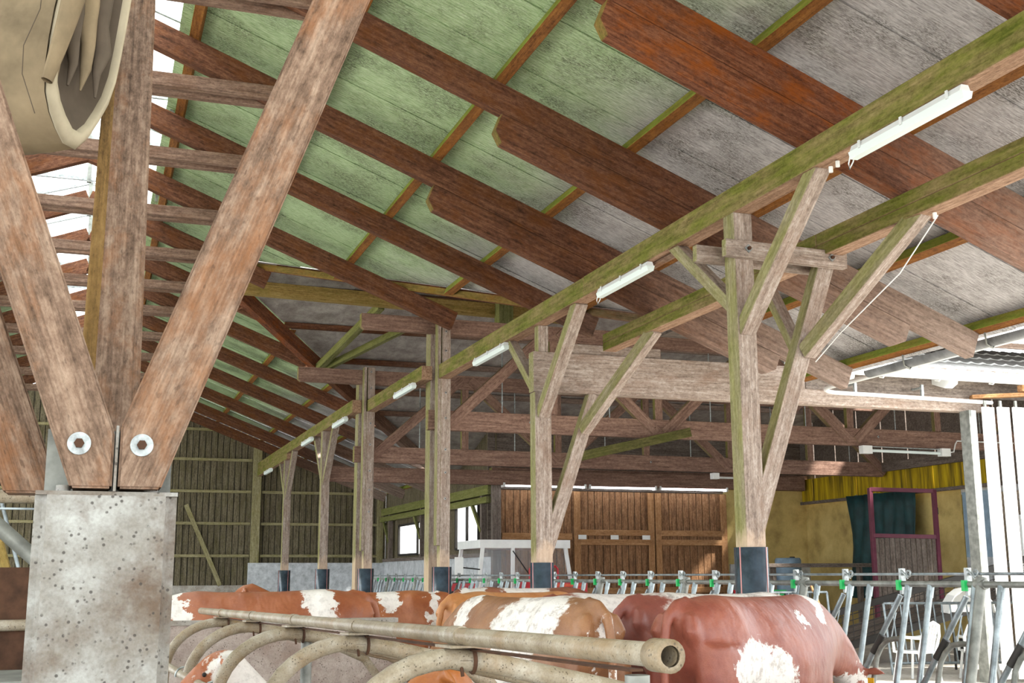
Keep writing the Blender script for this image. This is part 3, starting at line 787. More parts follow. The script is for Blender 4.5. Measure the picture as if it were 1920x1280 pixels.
MB().box((13.62, 14.5, 0.06), (16.6, 14.54, 4.25)).build('panel', 'white', d)
MB().box((13.58, 14.46, 0.06), (13.64, 14.56, 4.28)).build('edge_profile', 'galv_dull', d)
t = thing('cross_beam', 'orange timber bracket resting on the white door leaves', 'beam', (13.2, 14.6, 4.25))
timber('beam', (12.85, 14.95, 4.3), (13.85, 14.55, 4.34), 0.14, 0.06, 'gate_rail', t); timber('block', (13.5, 14.6, 4.42), (13.75, 14.6, 4.42), 0.12, 0.1, 'gate_rail', t)

# ================================================================== PILLAR WITH V-STRUTS
pl = thing('steel_pillar', 'spotted galvanised steel pillar carrying worn timber V-struts at the left', 'pillar', (0.04, 4.0, 0))
bm = bmesh.new(); bmesh.ops.create_cube(bm, size=1, matrix=Matrix.Translation((0.038, 4.0, 0.92)) @ Matrix.Diagonal((0.41, 0.40, 1.84, 1)))
bmesh.ops.bevel(bm, geom=[e for e in bm.edges if abs(e.verts[0].co.z - e.verts[1].co.z) > 1], offset=0.035, segments=3, affect='EDGES')
link('casing', mesh_bm(bm, 'casing'), 'pillar', pl)
MB().box((-0.165, 3.80, 1.84), (0.243, 4.2, 1.852)).build('top_plate', 'pillar', pl)
for x in (-0.09, 0.165):
    MB().tube([(x, 3.86, 1.85), (x, 3.86, 1.872)], 0.021, 6).build('bolt_head', 'pillar', pl)
MB().box((0.052, 3.78, 1.852), (0.06, 4.1, 2.05)).build('gusset', 'pillar', pl)
MB().box((-0.15, 4.02, 1.852), (0.232, 4.03, 2.06)).build('gusset', 'galv_dull', pl)
def vstrut(name, x0, z0, x1, z1, y, wd, mat='strut', t=0.16):
    return timber(name, (x0, y, z0), (x1, y, z1), t, wd, mat, pl, up=(0, 1, 0), bev=0.008) if False else timber(name, (x0, y, z0), (x1, y, z1), t, wd, mat, pl, bev=0.008)
# right strut (clipped at the middle), left strut, farther left strut
def clipped_strut(name, quad, y0, y1, mat='strut'):
    """straight strut with a cut foot; quad = outline in X,Z; local X follows its length"""
    (ax, az), (bx, bz) = quad[0], quad[-1]
    ang = math.atan2(quad[2][1] - quad[1][1], quad[2][0] - quad[1][0])
    o = Vector((quad[1][0], 0, quad[1][1])); m = Matrix.Translation(o) @ Matrix.Rotation(-ang, 4, 'Y')
    inv = m.inverted(); bm = bmesh.new(); P = [inv @ Vector((x, 0, z)) for x, z in quad]
    v0 = [bm.verts.new((q.x, y0, q.z)) for q in P]; v1 = [bm.verts.new((q.x, y1, q.z)) for q in P]; n = len(P)
    bm.faces.new(v0); bm.faces.new(list(reversed(v1)))
    for i in range(n): bm.faces.new((v0[i], v1[i], v1[(i+1) % n], v0[(i+1) % n]))
    bmesh.ops.recalc_face_normals(bm, faces=bm.faces)
    bmesh.ops.bevel(bm, geom=bm.edges[:], offset=0.007, segments=2, affect='EDGES')
    return link(name, mesh_bm(bm, name), mat, pl, m)
sr = clipped_strut('strut', [(0.065, 1.86), (0.19, 1.86), (2.06, 7.05), (1.88, 7.05), (0.065, 2.05)], 3.78, 3.95)
sL = clipped_strut('strut', [(0.048, 2.03), (0.048, 1.86), (-0.07, 1.86), (-1.99, 7.05), (-1.81, 7.05)][::-1], 3.78, 3.95)
clipped_strut('strut', [(-0.27, 1.86), (-0.10, 1.86), (-2.05, 7.05), (-2.23, 7.05)], 4.06, 4.2)
for o, x in ((sr, 0.128), (sL, -0.052)):
    z = 1.992
    wsh = MB().tube([(x, 3.782, z), (x, 3.772, z)], 0.034, 24).build('washer', 'steel', o)
    MB().tube([(x, 3.775, z), (x, 3.757, z)], 0.015, 6).build('bolt_head', 'rust', wsh)
timber('strut', (0.048, 4.25, 1.86), (0.062, 7.15, 6.85), 0.165, 0.17, 'strut', pl, bev=0.008)
timber('side_plank', (-0.050, 4.25, 1.88), (-0.036, 7.15, 6.85), 0.05, 0.165, 'strut_side', pl)

# rolled canvas between the struts
tp = thing('canvas_curtain', 'beige canvas curtain bundled up between the struts at the upper left', 'curtain', (-0.4, 5.0, 3.2))
def loft(rings, closed=True):
    n = len(rings[0]); mb = MB(); vs = [v for r in rings for v in r]; fs = []
    for i in range(len(rings)-1):
        for k in range(n if closed else n-1): fs.append((i*n+k, i*n+(k+1) % n, (i+1)*n+(k+1) % n, (i+1)*n+k))
    mb.add(vs, fs, True); return mb
def tarp_ring(x, cz, ry, rz, cy, k=0.0):
    out = []
    for i in range(28):
        a = 2 * math.pi * i / 28
        w = 1 + 0.03 * math.sin(3 * a + x * 6) + 0.02 * math.sin(7 * a + x * 9)
        # sagging: narrow top, round belly
        yy = math.cos(a) * ry * (0.75 + 0.25 * -math.sin(a)) * w; zz2 = math.sin(a) * rz * w
        out.append((x + k * math.sin(a) , cy + yy, cz + zz2))
    return out
rings = []
for i in range(13):
    u = i / 12; x = -1.6 + 1.46 * u
    rings.append(tarp_ring(x, 3.80 - 0.10 * (1-u) + 0.1*u, 0.30 + 0.02 * math.sin(u * 7), 0.62 - 0.05*u, 4.95, 0.10 * u * u))
loft(rings).build('roll', 'tarp', tp)
e0 = tarp_ring(-0.14, 3.90, 0.30, 0.57, 4.95, 0.10)
def sc(r, s, dx): 
    c = Vector((sum(p[0] for p in r)/len(r), sum(p[1] for p in r)/len(r), sum(p[2] for p in r)/len(r)))
    return [tuple(c + (Vector(p) - c) * s + Vector((dx, 0, 0))) for p in r]
loft([e0, sc(e0, 1.01, .012), sc(e0, .97, .03), sc(e0, .9, .03), sc(e0, .88, .0)]).build('hem', 'tarp_rim', tp)
loft([sc(e0, .88, .0), sc(e0, .7, -.05), sc(e0, .62, -.06), sc(e0, 0.01, -.06)]).build('lining', 'tarp_dark', tp)
for k in range(4):
    pts_ = [(-0.20 + .02 * k, 4.80 + .07 * k + .02 * math.sin(i * 1.9 + k), 4.36 - .105 * i) for i in range(9)]
    MB().tube(pts_, .05, 10, True, [(.03 + .022 * abs(math.sin(i * 1.3 + k))) * (1 if i < 6 else (8.3 - i) / 3) for i in range(9)]).build('fold', 'tarp_dark' if k % 2 else 'tarp', tp)
for x_ in (-1.35, -0.45):
    MB().tube([(x_, 4.95, 4.30), (x_ - .02, 5.3, 6.0), (x_, 5.75, roofz2(x_, 5.6))], .008, 6).build('rope', 'tarp_rim', tp)
fl_ = []
for i in range(9):
    u = i / 8; z = 4.5 - 1.02 * u; wdt = 0.13 * (1 - u * .75)
    xx = -0.02 - 0.16 * u * u; r = []
    for k in range(10):
        a = 2 * math.pi * k / 10; r.append((xx + math.cos(a) * wdt * .45, 4.72 + math.sin(a) * wdt, z))
    fl_.append(r)
loft(fl_).build('flap', 'tarp', tp)
tp.rotation_euler.z = R(-30); tp.location.x += 0.08
MB().tube([(-0.30, 4.62, 4.2), (-0.31, 4.60, 3.75), (-0.36, 4.62, 3.6), (-0.36, 4.66, 3.5), (-0.31, 4.75, 3.38)], 0.002, 6).build('seam', 'tarp_dark', tp)

# ================================================================== LAMPS
def tube_lamp(label, x, y0, y1, z, cord=False):
    o = thing('tube_lamp', label, 'lamp', (x, (y0 + y1)/2, z), 'tube lamps under the long beam')
    w, h = 0.055, 0.05
    MB().prism([(x - .03, z + .05), (x + .03, z + .05), (x + .05, z), (x - .05, z)], 1, y0 + .02, y1 - .02).build('housing', 'white_plastic', o)
    MB().prism([(x - .05, z), (x + .05, z), (x + .034, z - .055), (x - .034, z - .055)], 1, y0, y1).build('diffuser', 'tube_dim', o)
    for y in (y0 + .15, (y0 + y1)/2, y1 - .15):
        MB().box((x - .058, y - .012, z - .012), (x - .048, y + .012, z + .05)).build('clip', 'white_plastic', o)
    if cord:
        MB().tube([(x - .02, y1, z + .01), (x - .03, y1 + .03, z - .08), (x - .01, y1 + .05, z - .12), (x + .02, y1 + .04, z - .06), (x + .02, y1, z)], 0.006, 6).build('cord_loop', 'white_plastic', o)
for lab, x, a, b, z, c in (('largest white tube lamp under the green beam, nearest the camera', 5.62, 6.33, 7.67, 4.93, True),
        ('white tube lamp under the green beam between the first and second posts', 5.62, 11.4, 12.8, 4.93, True),
        ('white tube lamp under the green beam just behind the second post', 5.62, 16.25, 17.8, 4.93, False),
        ('white tube lamp under the green beam between the third and fourth posts', 5.27, 20.3, 21.7, 4.93, False),
        ('small white tube lamp under the green beam just past the fourth post', 5.04, 25.2, 26.6, 4.93, False),
        ('tiny white tube lamp under the green beam near the fifth post', 5.0, 29.2, 30.6, 4.93, False),
        ('farthest tiny tube lamp under the far end of the green beam', 5.0, 36.2, 37.6, 4.75, False)):
    tube_lamp(lab, x, a, b, z, c)
for i, (a, b) in enumerate(((9.62, 11.9), (11.95, 13.9), (13.95, 16.0))):
    o = thing('strip_light', 'lit white strip light over the brown boarded gate, %s of three' % ('leftmost', 'middle', 'rightmost')[i], 'lamp', (a, 28.2, 3.8), 'strip lights over the gate')
    MB().tube([(a + .03, 28.2, 3.80), (b - .03, 28.2, 3.80)], 0.026, 10).build('tube', 'tube_on', o)
    for x in (a + .02, b - .06): MB().box((x, 28.15, 3.76), (x + .05, 28.35, 3.87)).build('holder', 'white_plastic', o)
o = thing('strip_light', 'old tube light with chunky end caps under the front girder', 'lamp', (15.4, 20.0, 4.0))
MB().tube([(14.5, 20.0, 4.02), (16.4, 20.0, 4.01)], 0.03, 10).build('tube', 'tube_dim', o)
MB().tube([(14.5, 20.0, 4.10), (16.4, 20.0, 4.09)], 0.012, 6).build('mounting_bar', 'steel', o)
for x in (14.4, 16.3): MB().box((x, 19.93, 3.95), (x + .22, 20.07, 4.11)).build('end_cap', 'white', o)
MB().tube([(16.5, 20, 4.03), (16.65, 20, 4.05), (16.7, 20, 4.2), (16.75, 20, 4.28), (18.2, 20, 4.28)], 0.015, 6).build('conduit', 'white', o)
o = thing('strip_light', 'short switched-off tube light above the yellow wall behind the first post', 'lamp', (15.2, 24.6, 3.8))
MB().tube([(13.7, 24.7, 3.82), (15.2, 24.7, 3.82)], 0.025, 8).build('tube', 'white_plastic', o)
for x in (13.6, 15.15): MB().box((x, 24.6, 3.78), (x + .16, 24.76, 3.92)).build('end_cap', 'white', o)

# ================================================================== FEED FENCE
FR = 0.23
def fp(y, z, dx=0.0): return (6.0 - (1.52 - z) * FR + dx, y, z)
def fence_panel(y0, label):
    L = 2.28; U = 0.76
    o = thing('headlock_fence', label, 'fence', (5.95, y0, 0), 'headlock fence sections')
    MB().tube([fp(y0 + L, 1.52), fp(y0, 1.52)], 0.024, 10).build('top_rail', 'galv_dull', o)
    MB().tube([fp(y0 + L, 1.595), fp(y0, 1.595)], 0.011, 8).build('locking_rod', 'galv', o)
    MB().tube([fp(y0 + L, 0.5), fp(y0, 0.5)], 0.024, 10).build('bottom_rail', 'galv_dull', o)
    pt = MB(); pt.tube([fp(y0, 0.05), fp(y0, 1.57)], 0.036, 12); pt.tube([fp(y0 - .05, 1.52), fp(y0 + .05, 1.52)], 0.036, 12); pt.build('post', 'galv_dull', o)
    for k in range(3):
        t = y0 + 0.14 + U * k
        for dy in (-0.085, -0.35):
            yy = t + dy if t + dy > y0 - .3 else t + dy + L
            if k == 0 and dy == -0.35: yy = t + dy + L
            u = MB(); u.tube([fp(yy, 0.5), fp(yy, 1.50)], 0.024, 10); u.tube([fp(yy, 1.42), fp(yy, 1.51)], 0.029, 10)
            up_ = u.build('upright', 'galv', o)
            MB().tube([fp(yy - .03, 1.47, -.02), fp(yy - .035, 1.40, -.02), fp(yy - .015, 1.30, -.01)], 0.006, 6).build('weld_fin', 'galv', up_)
        s = MB(); s.tube([fp(t, 1.43), fp(t + 0.20, 1.08), fp(t + 0.40, 0.72)], 0.022, 10)
        sb = s.build('swing_bar', 'galv', o)
        MB().tube([fp(t + .16, 1.12), fp(t + .25, 0.98)], 0.03, 10).build('joint', 'black_metal', sb)
        MB().tube([fp(t + .21, .55), fp(t + .20, .95), fp(t + .16, 1.03), fp(t + .09, 1.085), fp(t, 1.10), fp(t - .085, 1.10)], 0.021, 10).build('bent_arm', 'galv_dull', sb)
        MB().tube([fp(t + .03, 1.30), fp(t + .05, 1.10)], 0.006, 6).build('latch_rod', 'galv', sb)
        MB().box((5.985, t - .014, 1.44), (6.03, t + .014, 1.64)).build('latch_plate', 'steel', o)
        MB().box((5.955, t - .018, 1.472), (5.985, t + .018, 1.55)).build('tag', 'green_tag', o)
        rg = [(6.0, t - .09 + .024 * math.cos(a), 1.60 + .024 * math.sin(a)) for a in [2*math.pi*i/12 for i in range(13)]]
        MB().tube(rg, 0.008, 6, False).build('ring', 'steel', o)
        MB().tube([(6.0, t, 1.63), (5.98, t - .05, 1.61), (6.0, t - .08, 1.56)], 0.008, 6).build('hook', 'steel', o)
    return o
names = ['first', 'second', 'third', 'fourth', 'fifth', 'sixth', 'seventh', 'eighth', 'ninth', 'tenth']
f0 = fence_panel(4.84, 'galvanised headlock fence section with green tags, nearest of the row at the right edge')
f0.location.x += 0.08
for k in range(1, 10):
    d = dup(f0, Matrix.Translation((6.03, 4.84 + 2.28 * k, 0)))
    d['label'] = 'galvanised headlock fence section with green tags, %s counted from the right edge' % names[k]
kb = thing('feed_kerb', 'low concrete kerb under the headlock fence', 'kerb', (5.85, 16, 0))
MB().box((5.72, 4.5, 0), (5.98, 9.45, 0.46)).build('kerb_block', 'concrete', kb)
MB().box((5.95, 9.45, 0), (6.05, 27.7, 0.46)).build('kerb_block', 'concrete', kb)

# ================================================================== CUBICLE RAILS
cr = thing('cubicle_rail', 'long brown pipe rail with curved cubicle dividers in the foreground', 'railing', (1.0, 6, 0))
A, B = Vector((1.17, 2.33, 1.43)), Vector((0.92, 10.65, 1.31))
def rp(y): return A + (B - A) * ((y - A.y) / (B.y - A.y))
rail = MB(); rail.tube([A, B], 0.027, 20, False); rail.tube([A + (B-A)*.001, A + (B-A)*.03], 0.0215, 20, False)
rail.build('neck_rail', 'pipe', cr)
d = (B - A).normalized()
col = MB(); col.lathe([(0.0225, 0), (0.036, 0), (0.036, 0.07), (0.027, 0.075)], 20)
mq = frame(A, B)[0] @ Matrix.Rotation(R(90), 4, 'Y')
col.build('end_collar', 'pipe', cr, mq)
HY = [2.42, 3.75, 5.12, 6.5, 7.9, 9.35]
for i, y in enumerate(HY):
    c = rp(y); pts = []
    pts.append(c + Vector((1.25, 0, -1.1))); pts.append(c + Vector((1.22, 0, -.52))); pts.append(c + Vector((1.10, 0, -.36))); pts.append(c + Vector((0.9, 0, -.27)))
    pts += [c + Vector((.5, 0, -.175)), c + Vector((.1, 0, -.085))]
    for k in range(10):
        a = R(90 + 10 * k); pts.append(c + Vector((-.02 + .37 * math.cos(a), 0, -.41 + .34 * math.sin(a))))
    pts += [c + Vector((-.40, 0, -.6)), c + Vector((-.42, 0, -c.z + .02))]
    if i == 0: continue
    dv = MB().tube(pts, 0.034, 14).build('divider', 'pipe', cr)
    MB().tube([c + Vector((.0, -.02, -.05)), c + Vector((.012, -.02, -.125))], 0.006, 6).tube([c + Vector((.02, 0, -.075)), c + Vector((.02, .0, -.076))], 0.04, 14, False).build('clamp', 'rust', dv)
    rg = [c + Vector((.05 + 0, .038 * math.cos(q), -.078 + .038 * math.sin(q))) for q in [2*math.pi*j/16 for j in range(17)]]
    MB().tube(rg, 0.007, 6, False).build('hoop_clamp', 'rust', dv)
    sd = MB(); m2 = frame(c - d * .05, c + d * .05)[0]
    sd.tube([c - d * .045, c + d * .045], 0.031, 20); sd.box((-.03, -.075, -.036), (.13, .05, -.028), m2)
    sd.build('saddle', 'pipe', dv)
    for q in (-.045, -.065):
        MB().tube([m2 @ Vector((.02, q, -.03)), m2 @ Vector((.02, q, -.012))], 0.007, 6).build('nut', 'rust', dv)
st_ = MB(); st_.bar(rp(2.6) + Vector((.055, 0, -.045)), rp(9.6) + Vector((.055, 0, -.045)), 0.035, 0.006); st_.build('flat_bar', 'rust', cr)
lo = Vector((-.405, 0, -.36))
MB().tube([rp(2.6) + lo, rp(10.2) + lo], 0.026, 14).build('lower_rail', 'pipe', cr)
for y in HY[1:]:
    c = rp(y) + lo
    u = [c + Vector((.02, .0, .0)) + Vector((.05 * math.sin(q), .0, .05 * math.cos(q))) for q in [R(-100 + 20*j) for j in range(11)]]
    MB().tube([p_ + Vector((-.02, .05, 0)) for p_ in u], 0.006, 6).build('u_bolt', 'steel', cr)
for y in (2.6, 6.5, 10.2):
    c = rp(y); MB().tube([(c.x + .08, c.y + .05, 0), (c.x + .08, c.y + .05, c.z - .06)], 0.03, 12).build('support_post', 'galv_dull', cr)

cp = thing('partition_wall', 'speckled pinkish concrete partition behind the cubicle dividers', 'wall', (1.5, 10.1, 0))
MB().box((0.5, 10.0, 0), (2.47, 10.12, 1.215)).build('slab', 'partition', cp)
MB().box((0.5, 9.985, 1.215), (2.48, 10.135, 1.25)).build('coping', 'concrete', cp)
o = thing('rail', 'blurred grey rail at the bottom edge on the right', 'rail', (2.2, 2.9, 0))
MB().tube([(1.2, 2.62, 1.295), (2.2, 2.27, 1.295)], 0.02, 12).build('pipe', 'galv_dull', o)
for q in ((1.25, 2.60), (2.15, 2.29)): MB().tube([(*q, 0), (*q, 1.29)], 0.02, 10).build('post', 'galv_dull', o)

# gate frame and rusty panel to the left of the pillar
o = thing('gate_frame', 'galvanised pipe gate frame with diagonal behind the left of the pillar', 'gate', (-0.6, 5.0, 0))
MB().tube([(-2.0, 5.0, 1.905), (-0.06, 5.0, 1.905)], 0.026, 12).build('top_pipe', 'pipe', o)
MB().box((-2.0, 4.985, 1.855), (-0.1, 5.015, 1.862)).build('flat_bar', 'galv', o)
MB().tube([(-0.42, 5.02, 1.86), (-0.10, 5.02, 1.58)], 0.03, 12).build('diagonal', 'galv_dull', o)
MB().tube([(-1.9, 5.0, 0), (-1.9, 5.0, 1.9)], 0.03, 12).build('leg', 'galv', o)
MB().tube([(-0.075, 5.0, 0), (-0.075, 5.0, 1.9)], 0.03, 12).build('leg', 'galv', o)
o = thing('pipe_post', 'bright galvanised post standing behind the left gate frame', 'post', (-0.62, 7.4, 0))
MB().tube([(-0.62, 7.4, 0.02), (-0.55, 7.4, 2.0)], 0.035, 14).build('pipe', 'galv', o); MB().box((-.72, 7.3, 0), (-.52, 7.5, .02)).build('foot_plate', 'galv_dull', o)
o = thing('brace_beam', 'yellow-lit slanted timber with a thin steel rod left of the struts', 'beam', (-1.3, 12, 0))
timber('timber', (-0.55, 12.0, 1.0), (-1.9, 12.0, 5.2), 0.12, 0.16, 'ridge_wood', o); MB().tube([(-0.40, 11.9, 1.0), (-1.72, 11.9, 5.2)], 0.018, 8).build('rod', 'galv', o)
o = thing('side_panel', 'dark rusty steel side panel behind the left of the pillar', 'panel', (-0.8, 5.6, 0))
MB().box((-2.2, 5.6, 0.15), (-0.12, 5.63, 1.64)).build('plate', 'rust', o)
MB().tube([(-2.2, 5.56, 1.38), (-0.15, 5.56, 1.40)], 0.024, 12).build('pipe', 'pipe', o)
MB().tube([(-2.1, 5.65, 0), (-2.1, 5.65, 1.6)], 0.03, 10).build('leg', 'rust', o); MB().tube([(-0.2, 5.65, 0), (-0.2, 5.65, 1.6)], 0.03, 10).build('leg', 'rust', o)
o = thing('water_trough', 'blue-grey steel trough at the lower left corner', 'trough', (-0.5, 4.9, 0))
MB().prism([(4.75, 0.0), (5.1, 0.0), (5.2, 1.22), (4.66, 1.22)], 0, -1.4, -0.13).build('basin', 'sleeve', o)
MB().box((-1.42, 4.64, 1.2), (-0.11, 5.22, 1.24)).build('rim', 'galv_dull', o)

# ================================================================== COWS
def ring(c, fwd, up, hw, hh, n=24, top=1.0):
    """cross-section; top<1 pinches the upper half to a back ridge"""
    side = fwd.cross(up).normalized(); out = []
    for k in range(n):
        a = 2 * math.pi * k / n; ca, sa = math.cos(a), math.sin(a)
        e = 0.85
        cx = math.copysign(abs(ca) ** e, ca); sz = math.copysign(abs(sa) ** e, sa)
        wdt = hw * (1 - (1 - top) * max(0, sz) ** 1.5)
        out.append(c + side * cx * wdt + up * sz * hh)
    return out
def loft_closed(mb, rings):
    n = len(rings[0]); vs = [v for r in rings for v in r]; fs = []
    for i in range(len(rings)-1):
        for k in range(n): fs.append((i*n+k, i*n+(k+1) % n, (i+1)*n+(k+1) % n, (i+1)*n+k))
    fs.append(tuple(range(n))); fs.append(tuple(reversed(range((len(rings)-1)*n, len(rings)*n))))
    mb.add(vs, fs, True)
def limb(mb, pts, n=12):
    """pts: (x,y,z,rx,ry)"""
    rs = []
    for i, p in enumerate(pts):
        a = Vector(pts[max(i-1, 0)][:3]); b = Vector(pts[min(i+1, len(pts)-1)][:3]); d_ = (b - a).normalized()
        sx = Vector((1, 0, 0)); sx = (sx - d_ * sx.dot(d_)).normalized(); sy = d_.cross(sx)
        rs.append([Vector(p[:3]) + sx * p[3] * math.cos(2*math.pi*k/n) + sy * p[4] * math.sin(2*math.pi*k/n) for k in range(n)])
    loft_closed(mb, rs)
def cow_mesh(name, pose):
    mb = MB(); up = Vector((0, 0, 1)); X = Vector((1, 0, 0)); dz = 0.0
    lying = pose == 'lying'
    st = [(-.90, 1.20, .07, .10, 1), (-.87, 1.17, .15, .18, .95), (-.80, 1.13, .215, .26, .88), (-.68, 1.10, .265, .315, .84), (-.56, 1.08, .29, .35, .86), (-.46, 1.06, .305, .375, .90), (-.38, 1.04, .285, .39, .76),
          (-.26, 1.02, .28, .405, .62), (-.05, 0.99, .345, .425, .62), (.2, .98, .36, .435, .60), (.45, .985, .335, .43, .58), (.65, 1.02, .285, .41, .55), (.80, 1.06, .23, .35, .6), (.92, 1.09, .185, .285, .75)]
    rs = [ring(Vector((x, 0, z)), X, up, w_, h_, 24, t_) for x, z, w_, h_, t_ in st]
    if pose == 'up': nk = [((1.08, 1.18), (1, .5), .14, .21), ((1.24, 1.30), (1, .6), .115, .165), ((1.36, 1.39), (1, .2), .10, .14)]; hd = ((1.36, 1.40), (.82, -.57))
    elif pose == 'lying': nk = [((1.06, 1.26), (.8, 1), .14, .21), ((1.17, 1.45), (.7, 1), .115, .165), ((1.26, 1.60), (1, .3), .10, .14)]; hd = ((1.27, 1.62), (.85, -.52))
    else: nk = [((1.08, 1.04), (1, -.35), .14, .22), ((1.28, .93), (1, -.7), .12, .175), ((1.44, .80), (1, -1.1), .10, .15)]; hd = ((1.44, .80), (.5, -.87))
    for (x, z), (fx, fz), w_, h_ in nk:
        f_ = Vector((fx, 0, fz)).normalized(); u_ = Vector((-f_.z, 0, f_.x)); rs.append(ring(Vector((x, 0, z)), f_, u_, w_, h_, 24, .9))
    loft_closed(mb, rs)
    hp = Vector((hd[0][0], 0, hd[0][1])); f_ = Vector((hd[1][0], 0, hd[1][1])).normalized(); u_ = Vector((-f_.z, 0, f_.x))
    hs = [(-.08, .07, .07), (-.02, .105, .115), (.06, .115, .13), (.16, .105, .12), (.27, .075, .095), (.36, .068, .08), (.43, .075, .078), (.48, .062, .06), (.50, .03, .03)]
    loft_closed(mb, [ring(hp + f_ * a - u_ * (a * .10), f_, u_, w_, h_, 20, .92) for a, w_, h_ in hs])
    side = f_.cross(u_)
    for s in (-1, 1):
        e0 = hp + u_ * .05 + side * s * .09 + f_ * .0
        mid = e0 + side * s * .11 + u_ * .01; tip = e0 + side * s * .20 - u_ * .02
        loft_closed(mb, [[e0 + f_ * .03 * math.cos(q) + u_ * .03 * math.sin(q) for q in [2*math.pi*k/10 for k in range(10)]],
                         [mid + f_ * .026 * math.cos(q) + u_ * .055 * math.sin(q) for q in [2*math.pi*k/10 for k in range(10)]],
                         [tip + f_ * .012 * math.cos(q) + u_ * .012 * math.sin(q) for q in [2*math.pi*k/10 for k in range(10)]]])
    # hook and pin bones, tail head
    for s in (-1, 1):
        limb(mb, [(-.80, s*.12, 1.10, .07, .07), (-.895, s*.135, 1.22, .06, .055), (-.87, s*.11, 1.32, .035, .035)])
    if not lying:
        for s in (-1, 1):
            limb(mb, [(-.64, s*.17, 1.10, .25, .155), (-.66, s*.20, .90, .23, .14), (-.55, s*.19, .74, .15, .10), (-.66, s*.18, .60, .095, .07), (-.745, s*.18, .50, .075, .058), (-.72, s*.18, .36, .05, .045), (-.70, s*.18, .18, .045, .042), (-.68, s*.18, .10, .06, .055), (-.65, s*.18, 0.0, .075, .065)])
            limb(mb, [(.58, s*.19, 1.0, .17, .10), (.60, s*.20, .80, .125, .085), (.62, s*.19, .62, .09, .07), (.63, s*.18, .46, .07, .062), (.62, s*.18, .38, .062, .058), (.62, s*.18, .20, .045, .042), (.63, s*.18, .10, .058, .052), (.66, s*.18, 0.0, .072, .062)])
        limb(mb, [(-.42, 0, .70, .05, .06), (-.45, 0, .58, .16, .15), (-.47, 0, .48, .13, .13), (-.48, 0, .42, .06, .06)])
    else:
        for s in (-1, 1):
            limb(mb, [(-.60, s*.20, .98, .22, .13), (-.40, s*.33, .80, .20, .12), (-.15, s*.40, .66, .10, .09), (-.45, s*.44, .60, .06, .06), (-.65, s*.42, .60, .06, .05)])
            limb(mb, [(.58, s*.18, .95, .15, .10), (.75, s*.24, .72, .10, .08), (.92, s*.22, .62, .07, .07), (.70, s*.22, .59, .05, .05), (.55, s*.22, .59, .05, .05)])
    # tail
    if not lying: limb(mb, [(-.74, 0, 1.385, .05, .045), (-.86, 0, 1.375, .045, .038), (-.965, 0, 1.30, .042, .042), (-1.01, 0, 1.12, .038, .038), (-1.01, 0, .92, .034, .034), (-1.0, .01, .74, .03, .03), (-1.0, .01, .64, .05, .045), (-1.0, .01, .48, .055, .05), (-.995, .01, .36, .015, .015)], 10)
    else: limb(mb, [(-.74, 0, 1.385, .05, .045), (-.86, 0, 1.375, .045, .038), (-.95, 0, 1.2, .034, .034), (-1.0, .05, .9, .028, .028), (-1.0, .15, .66, .03, .03), (-.9, .3, .6, .03, .03)], 10)
    me = mb.mesh(name)
    if lying:
        for v in me.vertices: v.co.z -= 0.545
    ob = bpy.data.objects.new('tmp', me); C.objects.link(ob)
    r_ = ob.modifiers.new('r', 'REMESH'); r_.mode = 'VOXEL'; r_.voxel_size = 0.022
    s_ = ob.modifiers.new('s', 'SMOOTH'); s_.factor = 0.5; s_.iterations = 11
    dg_ = bpy.context.evaluated_depsgraph_get(); out = bpy.data.meshes.new_from_object(ob.evaluated_get(dg_), depsgraph=dg_)
    bpy.data.objects.remove(ob); bpy.data.meshes.remove(me)
    for p_ in out.polygons: p_.use_smooth = True
    out.name = name
    return out, hp, f_, u_, side
COWM = {k: cow_mesh('cow_body_' + k, k) for k in ('up', 'down', 'lying')}
